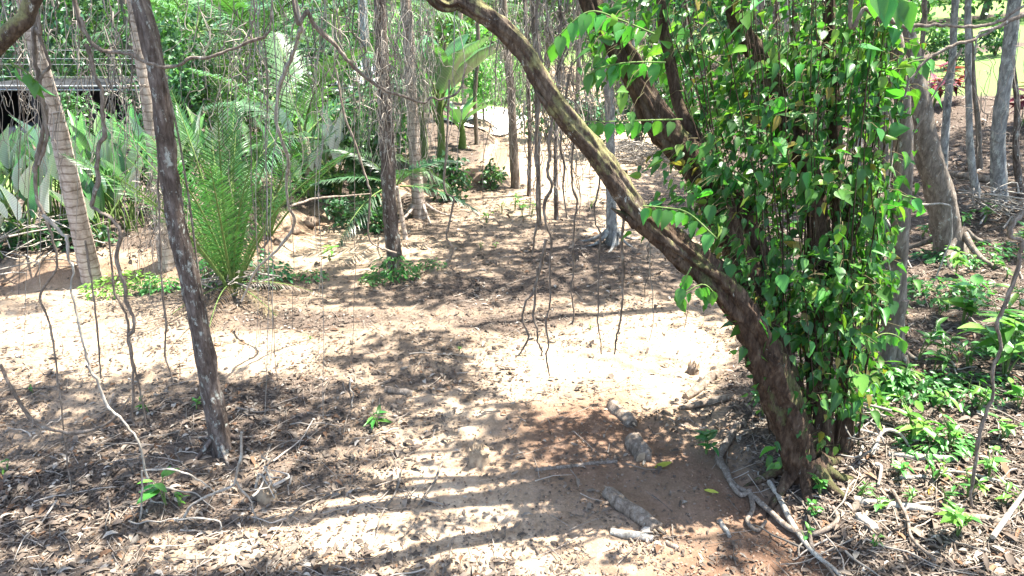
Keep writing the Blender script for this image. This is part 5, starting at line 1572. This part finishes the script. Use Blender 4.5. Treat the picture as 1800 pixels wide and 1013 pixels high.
FY = [frond_mesh(2.25, 50, .28, d, (.05, .15, .042), .011, .55, .4) for d in (.3, .45, .7, .55)]
FB = [frond_mesh(2.6, 60, .60, d, c, .030, .55) for d, c in ((.5, (.075, .17, .065)), (.8, (.06, .145, .065)), (1.1, (.10, .19, .075)))]
FD = [frond_mesh(1.2, 40, .28, d, (.035, .10, .035), .018, .5) for d in (.7, 1.0)]
yb = G1(412, 528)
YPALM = palm(yb, FY, 19, (1.12, 1.52), 'young feathery green palm at the left edge of the clearing', 'young_palm')
DEADF = [frond_mesh(1.3, 34, .2, d, (.20, .15, .09), .009, .8, .1) for d in (.6, 1.0)]
for k_ in range(7):
    az_ = 6.283 * k_ / 7 + .3; e_ = rng.uniform(-.05, .5)
    d_ = np.array([math.cos(az_) * math.cos(e_), math.sin(az_) * math.cos(e_), math.sin(e_)]); n_ = np.array([-math.cos(az_) * math.sin(e_), -math.sin(az_) * math.sin(e_), math.cos(e_)])
    f_ = place(DEADF[k_ % 2][0], 'dead_frond', YPALM, np.array([0, 0, .18]), frame(d_[None], n_[None])[0], rng.uniform(.5, .8))
    o_ = bpy.data.objects.new('leaflets', DEADF[k_ % 2][1]); COL.objects.link(o_); o_.parent = f_; o_['kind'] = 'stuff'
def at(px, py, Y):
    p = P(px, py, Y); return np.array([p[0], Y, height(p[0], Y)])
for (x, Y, h, lab, n) in [(475, 14.5, 2.0, 'arching palm behind the young palm', 12), (610, 15.0, 2.6, 'tall arching palm in front of the pale house', 13), (535, 10.5, .9, 'low palm with drooping dark fronds above the bank', 9),
                          (815, 21.0, 2.6, 'sunlit yellow-green palm beyond the banana plant', 12), (700, 18.0, 2.8, 'palm rising behind the creeper-footed and flared-foot trunks', 12), (375, 16.5, 2.4, 'palm just right of the dark slanting trunk, in the background', 12), (880, 26.0, 2.9, 'far palm above the pale path', 11), (500, 18, 2.3, 'far palm over the wires in the background', 11)]:
    b = at(x, 250, Y)
    palm(b, FB, n, (-.1, 1.25), lab, 'background_palm', (h, .09), scale=(.7, 1.0))
palm(at(700, 380, 9.2), FD, 7, (.1, .9), 'small dark palm with fronds hanging by the creeper-footed trunk', 'small_palm', (.75, .03))
palm(at(470, 390, 9.0), FY, 8, (.9, 1.4), 'feathery palm clump right behind the young palm', 'young_palm', None, scale=(.7, 1.0))

# --- red-leaved shrubs on the far slope
for (x, y, h) in [(1640, 190, .9), (1662, 186, .8), (1565, 150, 1.0), (1500, 140, .8), (1795, 225, .7), (1545, 150, .7)]:
    plant(x, y, h, 'red', 1, 34, key='red', name='red_shrub', cat='shrub', group='red-leaved shrubs', stems=6, spread=.5, leaf=.4)
flush('red', 'red-leaved shrub', 'on the far right slope', 'shrub', 'red-leaved shrubs')

# --- shrubs and background trees
SMALL = DIA
def bush(b, rx, rz, n, leaf, col, root, clumps=40, zc=None, mat='far_leaf', T=DIA):
    c = rdir(clumps) * (rng.random((clumps, 1)) ** .4) * [rx, rx * .8, rz]
    c[:, 2] += rz if zc is None else zc
    cc = rng.integers(0, clumps, n)
    pos = c[cc] + rng.normal(0, 1, (n, 3)) * [rx * .15, rx * .15, rz * .13]
    pos[:, 2] = np.maximum(pos[:, 2], .03)
    tone = rng.uniform(.6, 1.5, (clumps, 1))[cc]
    mb = MB(); scatter(mb, T, pos, frame(rdir(n, -.25), rdir(n, .9)), rng.uniform(.7, 1.35, n) * leaf, np.array(col) * tone * rng.uniform(.7, 1.3, (n, 1)))
    o = mb.obj('foliage', M[mat], root); o['kind'] = 'stuff'
    for k in range(5):
        t = c[int(rng.integers(0, clumps))]
        m2 = MB(); tube(m2, [[0, 0, -.05], t * [.3, .3, .5], t], [.012 + rx * .012, .005], 5, 10, True, .1); m2.obj('stem', M['grey'], root)


def shrub(px, py, Y, w, h, n, leaf, col, label=None, key=None):
    b = at(px, py, Y) if Y else G1(px, py)
    root = empty('shrub', b); _, _, D = project(b)
    bush(b, w * D / FPX / 2, h / 2, n, leaf, col, root)
    if label: tag(root, label, 'shrub', 'background shrubs')
    else: tag(root, None, 'shrub', 'background shrubs'); queue(key, root, px)


GR, DK, LT = (.068, .175, .065), (.036, .10, .042), (.13, .27, .08)
shrub(640, 335, 10.5, 95, 2.0, 1500, .10, GR, 'leafy vine-laced bush left of the creeper-footed trunk')
shrub(560, 330, 12.0, 110, 1.4, 1300, .10, LT, 'light green bush behind the tall white-leaved clump')
shrub(480, 300, 12.5, 130, 1.6, 1500, .10, GR, 'green bush behind the feathery palms')
shrub(790, 300, 11.5, 70, .8, 500, .09, DK, 'dark bush on the bank below the banana plant')
shrub(865, 300, 12.2, 50, .5, 300, .08, GR, 'small bush on the bank beside the slim far trunk')
shrub(620, 372, 9.9, 100, .45, 420, .08, DK, 'dark trailing bush on the bank edge left of the straight dark trunk')
shrub(560, 390, 10.6, 90, .5, 420, .08, DK, 'dark low bush hanging over the cut bank')
shrub(660, 370, 9.6, 70, .5, 360, .08, GR, 'low bush on the bank left of the flared-foot palm')
shrub(300, 330, 9.5, 110, 1.1, 900, .09, GR, 'green bush behind the dark slanting trunk')
shrub(110, 150, 13.6, 80, 1.3, 700, .09, GR, 'small-leaved bush half hiding the shed behind the pale palm')
shrub(235, 150, 13.8, 90, 1.5, 900, .10, DK, 'leafy bush in front of the right end of the shed')
shrub(700, 250, 13.5, 130, 2.6, 1700, .12, LT, 'light green bush behind the flared-foot palm')
shrub(850, 200, 18.0, 110, 2.4, 1300, .14, LT, 'light green bush beyond the pale far path')
shrub(590, 230, 14.5, 120, 2.2, 1500, .12, GR, 'green bush below the pale house')
shrub(330, 200, 13.0, 140, 2.6, 1800, .11, GR, 'tall green bush right of the shed')
shrub(430, 180, 13.5, 140, 2.4, 1800, .11, LT, 'tall light green bush under the wires')
shrub(150, 470, 8.1, 120, .35, 300, .09, DK, 'dark low growth on the bank behind the pale palm')
shrub(40, 470, 8.0, 110, .35, 260, .09, DK, 'dark low growth on the bank at the left edge')
shrub(1680, 115, 19, 60, .9, 500, .12, DK, 'dark bush on the lawn of the far right slope')
shrub(1640, 105, 21, 50, .9, 450, .12, GR, 'round green bush on the lawn of the far right slope')
shrub(1750, 95, 20, 60, 1.0, 500, .12, DK, 'dark bush among the trunks at the top right')
for (x, Y, w, h, n, l, c) in [(960, 17, 100, 1.4, 700, .13, GR), (1040, 15, 90, 1.3, 700, .12, DK), (1130, 16, 120, 1.8, 900, .13, DK), (1220, 15, 120, 1.8, 900, .13, GR), (1320, 17, 140, 2.2, 1000, .14, GR), (1420, 16, 130, 2.0, 1000, .13, DK), (1510, 18, 130, 1.6, 900, .14, LT), (1085, 22, 160, 2.4, 900, .16, LT), (900, 24, 140, 1.4, 800, .16, LT)]:
    shrub(x, 200, Y, w, h, n, l, c, None, 'thicket_shrub')
flush('thicket_shrub', 'leafy bush', 'in the thicket beyond the clearing', 'shrub', 'background shrubs')

def far_tree(px, Y, rx, h, n, leaf, col, key):
    b = at(px, 150, Y); root = tag(empty('background_tree', b), None, 'tree', 'background trees'); queue(key, root, px)
    mb = MB(); tube(mb, [[0, 0, -.2], [.1, 0, h * .4], [0, .1, h * .75]], [.16, .12, .06], 8, 12, True, .15); mb.obj('trunk', M['grey'], root)
    c = rdir(60) * (rng.random((60, 1)) ** .4) * [rx, rx, h * .45]; c[:, 2] += h * .52
    cc = rng.integers(0, 60, n)
    pos = c[cc] + rng.normal(0, 1, (n, 3)) * [rx * .17, rx * .17, h * .07]
    pos[:, 2] = np.maximum(pos[:, 2], .05)
    tone = rng.uniform(.55, 1.5, (60, 1))[cc]
    mb = MB(); scatter(mb, DIA, pos, frame(rdir(n, -.25), rdir(n, .9)), rng.uniform(.7, 1.35, n) * leaf, np.array(col) * tone * rng.uniform(.7, 1.3, (n, 1)))
    o = mb.obj('crown', M['far_leaf'], root); o['kind'] = 'stuff'
for (x, Y, rx, h, n, l, c) in [(40, 19, 2.6, 7, 3200, .17, DK), (150, 20.5, 2.6, 7, 3200, .17, DK), (240, 19, 2.2, 6, 2400, .16, GR), (-80, 21, 3, 7, 2200, .18, DK), (340, 24, 3, 7, 2400, .2, GR), (450, 27, 3.2, 7, 2400, .22, GR), (560, 34, 4, 8, 2400, .26, LT), (680, 32, 3.6, 8, 2400, .26, GR), (780, 36, 4, 8, 2400, .28, LT)]:
    far_tree(x, Y, rx, h, n, l, c, 'far_left')
flush('far_left', 'leafy background tree', 'behind the shed, wires and pale house', 'tree', 'background trees')
for (x, Y, rx, h, n, l, c) in [(880, 40, 4, 8, 2200, .3, LT), (960, 34, 4, 8, 2400, .27, GR), (1060, 32, 4, 7, 2400, .26, GR), (1160, 30, 4, 7, 2400, .25, DK), (1270, 28, 3.5, 7, 2400, .24, GR), (1380, 28, 3.5, 7, 2400, .24, GR), (1490, 30, 3.6, 7, 2400, .25, LT), (1600, 36, 4, 7, 2200, .27, LT), (1700, 33, 4, 6, 2200, .27, GR), (1800, 31, 4, 6, 2200, .26, DK), (1900, 30, 4, 6, 1500, .26, DK)]:
    far_tree(x, Y, rx, h, n, l, c, 'far_right')
flush('far_right', 'leafy background tree', 'closing the view beyond the thicket and far lawn', 'tree', 'background trees')

# ------------------------------------------------------------------ far wood beyond everything
def far_wood():
    mb = MB(); n = 42000
    a = rng.uniform(-.95, .95, n); Y = rng.uniform(48, 85, n)
    x = a * Y; hh = 8 + 5 * fbm(x, Y, 9, 71)
    z = height(x, Y) + rng.random(n) ** 1.1 * hh
    tone = .5 + 1.1 * fbm(x, z * 3, 3.0, 73)[:, None]
    scatter(mb, DIA, np.stack([x, Y, z], -1), frame(rdir(n, -.2), rdir(n, .8)), rng.uniform(.6, 1.1, n), np.array([.05, .12, .035]) * tone * rng.uniform(.6, 1.4, (n, 1)))
    tag(mb.obj('far_wood', M['far_leaf']), 'mass of distant green forest closing the background', 'forest', None, 'stuff')
far_wood()

# ------------------------------------------------------------------ buildings, wires, path
def box(mb, a, b, col=(1, 1, 1)):
    a = np.asarray(a, float); b = np.asarray(b, float)
    V = [(x, y, z) for x in (a[0], b[0]) for y in (a[1], b[1]) for z in (a[2], b[2])]
    mb.add(V, [(0, 1, 3, 2), (4, 6, 7, 5), (0, 4, 5, 1), (2, 3, 7, 6), (0, 2, 6, 4), (1, 5, 7, 3)], col); return mb


def shed():
    p = P(110, 158, 15.5); zt = p[2]; x0, x1 = P(-60, 158, 15.5)[0], P(262, 158, 15.5)[0]
    zg = float(height(p[0], 17.0)) - .1
    b = np.array([(x0 + x1) / 2, 16.5, zg]); root = tag(empty('shed', b), 'low dark open-fronted shed with pale roof edge, far left', 'shed')
    w = (x1 - x0) / 2; h = zt - zg
    nb = 22
    for k in range(nb):
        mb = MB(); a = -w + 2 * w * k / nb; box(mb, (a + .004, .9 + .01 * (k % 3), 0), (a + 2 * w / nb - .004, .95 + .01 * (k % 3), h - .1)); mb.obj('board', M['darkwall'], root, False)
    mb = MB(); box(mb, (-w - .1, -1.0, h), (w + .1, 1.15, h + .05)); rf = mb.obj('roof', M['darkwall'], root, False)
    for dz in (.0,):
        mb = MB(); box(mb, (-w - .12, -1.06 - dz * .3, h - .02 - dz), (w + .12, -1.01 - dz * .3, h + .035 - dz)); o = mb.obj('roof_edge', M['grey' if dz else 'darkwall'], rf, False)
    for k in range(4):
        mb = MB(); a = -w + .1 + (2 * w - .2) * k / 3; box(mb, (a - .05, -.95, 0), (a + .05, -.85, h - .003)); mb.obj('post', M['darkwall'], root, False)
    for sx in (-w, w):
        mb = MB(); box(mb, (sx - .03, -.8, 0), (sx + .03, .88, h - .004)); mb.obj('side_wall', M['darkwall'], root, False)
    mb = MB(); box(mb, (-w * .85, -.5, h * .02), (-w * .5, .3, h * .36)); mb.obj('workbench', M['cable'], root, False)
shed()


def house():
    Y = 27.0; x0, x1 = P(505, 150, Y)[0], P(675, 150, Y)[0]
    xm = (x0 + x1) / 2; w = (x1 - x0) / 2
    zt = P(600, 108, Y + 2.5)[2]; ze = P(600, 160, Y)[2]; zg = float(height(xm, Y + 2)) - .6
    b = np.array([xm, Y + 2.5, zg]); root = tag(empty('house', b), 'pale single-storey house with grey sheet roof, behind the palms', 'house')
    e, t = ze - zg, zt - zg
    mb = MB(); box(mb, (-w, -2.3, 0), (w, 2.3, e)); mb.obj('wall', M['wall'], root, False)
    for k in range(14):
        a = -w - .2 + (2 * w + .4) * k / 14; c = a + (2 * w + .4) / 14 - .01
        for sg in (-1, 1):
            m2 = MB(); V = [(a, sg * 2.7, e - .05), (c, sg * 2.7, e - .05), (c, 0, t), (a, 0, t), ((a + c) / 2, sg * 2.7, e + .0), ((a + c) / 2, 0, t + .05)]
            m2.add(V, [(0, 4, 5, 3), (4, 1, 2, 5)]); m2.obj('roof_sheet', M['roof'], root, False)
    for k, a in enumerate((-w * .55, w * .05, w * .6)):
        mb = MB(); box(mb, (a - .45, -2.36, e - 1.3), (a + .45, -2.303, e - .35)); f = mb.obj('window', M['wall'], root, False)
        mb = MB(); box(mb, (a - .38, -2.38, e - 1.23), (a + .38, -2.363, e - .42)); mb.obj('pane', M['glass'], f, False)
house()


def wires():
    Y = 13.5
    pb = at(655, 250, Y); root = tag(empty('utility_pole', pb), 'slim grey pole carrying the wires, behind the creeper-footed trunk', 'pole')
    mb = MB(); tube(mb, [[0, 0, -.3], [0, 0, 2.5], [0, 0, 5.5]], [.09, .08, .07], 12, 10, True); mb.obj('shaft', M['cable'], root)
    mb = MB(); box(mb, (-.04, -.12, 1.6), (.04, -.075, 2.5)); mb.obj('bracket', M['cable'], root, False)
    for y, r, lab in [(88, .004, 'topmost thin wire'), (103, .004, 'second thin wire'), (113, .004, 'third thin wire'), (135, .004, 'fourth thin wire'), (151, .012, 'upper thick cable'), (158, .014, 'lower thick cable')]:
        a = P(655, y - 3, Y) + [0, -.1, 0]; z = P(300, y, Y)[2]
        pts = [np.array([a[0], a[1], z + .04]), np.array([-6, Y - .05, z]), np.array([-11, Y, z + .01]), np.array([-22, Y, z + .12])]
        mb = MB(); tube(mb, pts, [r], 5, 30, True); o = mb.obj('overhead_wire', M['cable']); shift(o, pts[0]); o.location = Vector(pts[0])
        tag(o, lab + ' strung across the far left background', 'wire', 'wires across the left background')
wires()

def far_path():
    pl = np.array([F(800, 246), F(845, 240), F(875, 226), F(880, 212), F(850, 203)])
    pts = []
    mb = MB(); c = crom(np.concatenate([pl, np.zeros((5, 1))], 1), 24); t = np.gradient(c, axis=0); t /= np.linalg.norm(t, axis=1, keepdims=True)
    nrm = np.stack([-t[:, 1], t[:, 0], 0 * t[:, 0]], -1)
    V = []
    for k in range(24):
        for s in (-.7, .7):
            q = c[k] + nrm[k] * s; V.append((q[0], q[1], height(q[0], q[1]) + .05))
    mb.add(V, [(2 * k, 2 * k + 1, 2 * k + 3, 2 * k + 2) for k in range(23)])
    tag(mb.obj('path', M['concrete']), 'pale sunlit path leaving the far end of the clearing', None, None, 'structure')
far_path()

# fronds at the heads of the three tall palms (above the frame)
for root, top in PALM_ROOTS:
    for k in range(10):
        az = 6.283 * k / 10; e = rng.uniform(-.2, 1.0)
        d = np.array([math.cos(az) * math.cos(e), math.sin(az) * math.cos(e), math.sin(e)]); nr = np.array([-math.cos(az) * math.sin(e), -math.sin(az) * math.sin(e), math.cos(e)])
        m1, m2 = FB[k % 3]
        f = place(m1, 'frond', root, top - np.array(root.location), frame(d[None], nr[None])[0], .95)
        o = bpy.data.objects.new('leaflets', m2); COL.objects.link(o); o.parent = f; o['kind'] = 'stuff'
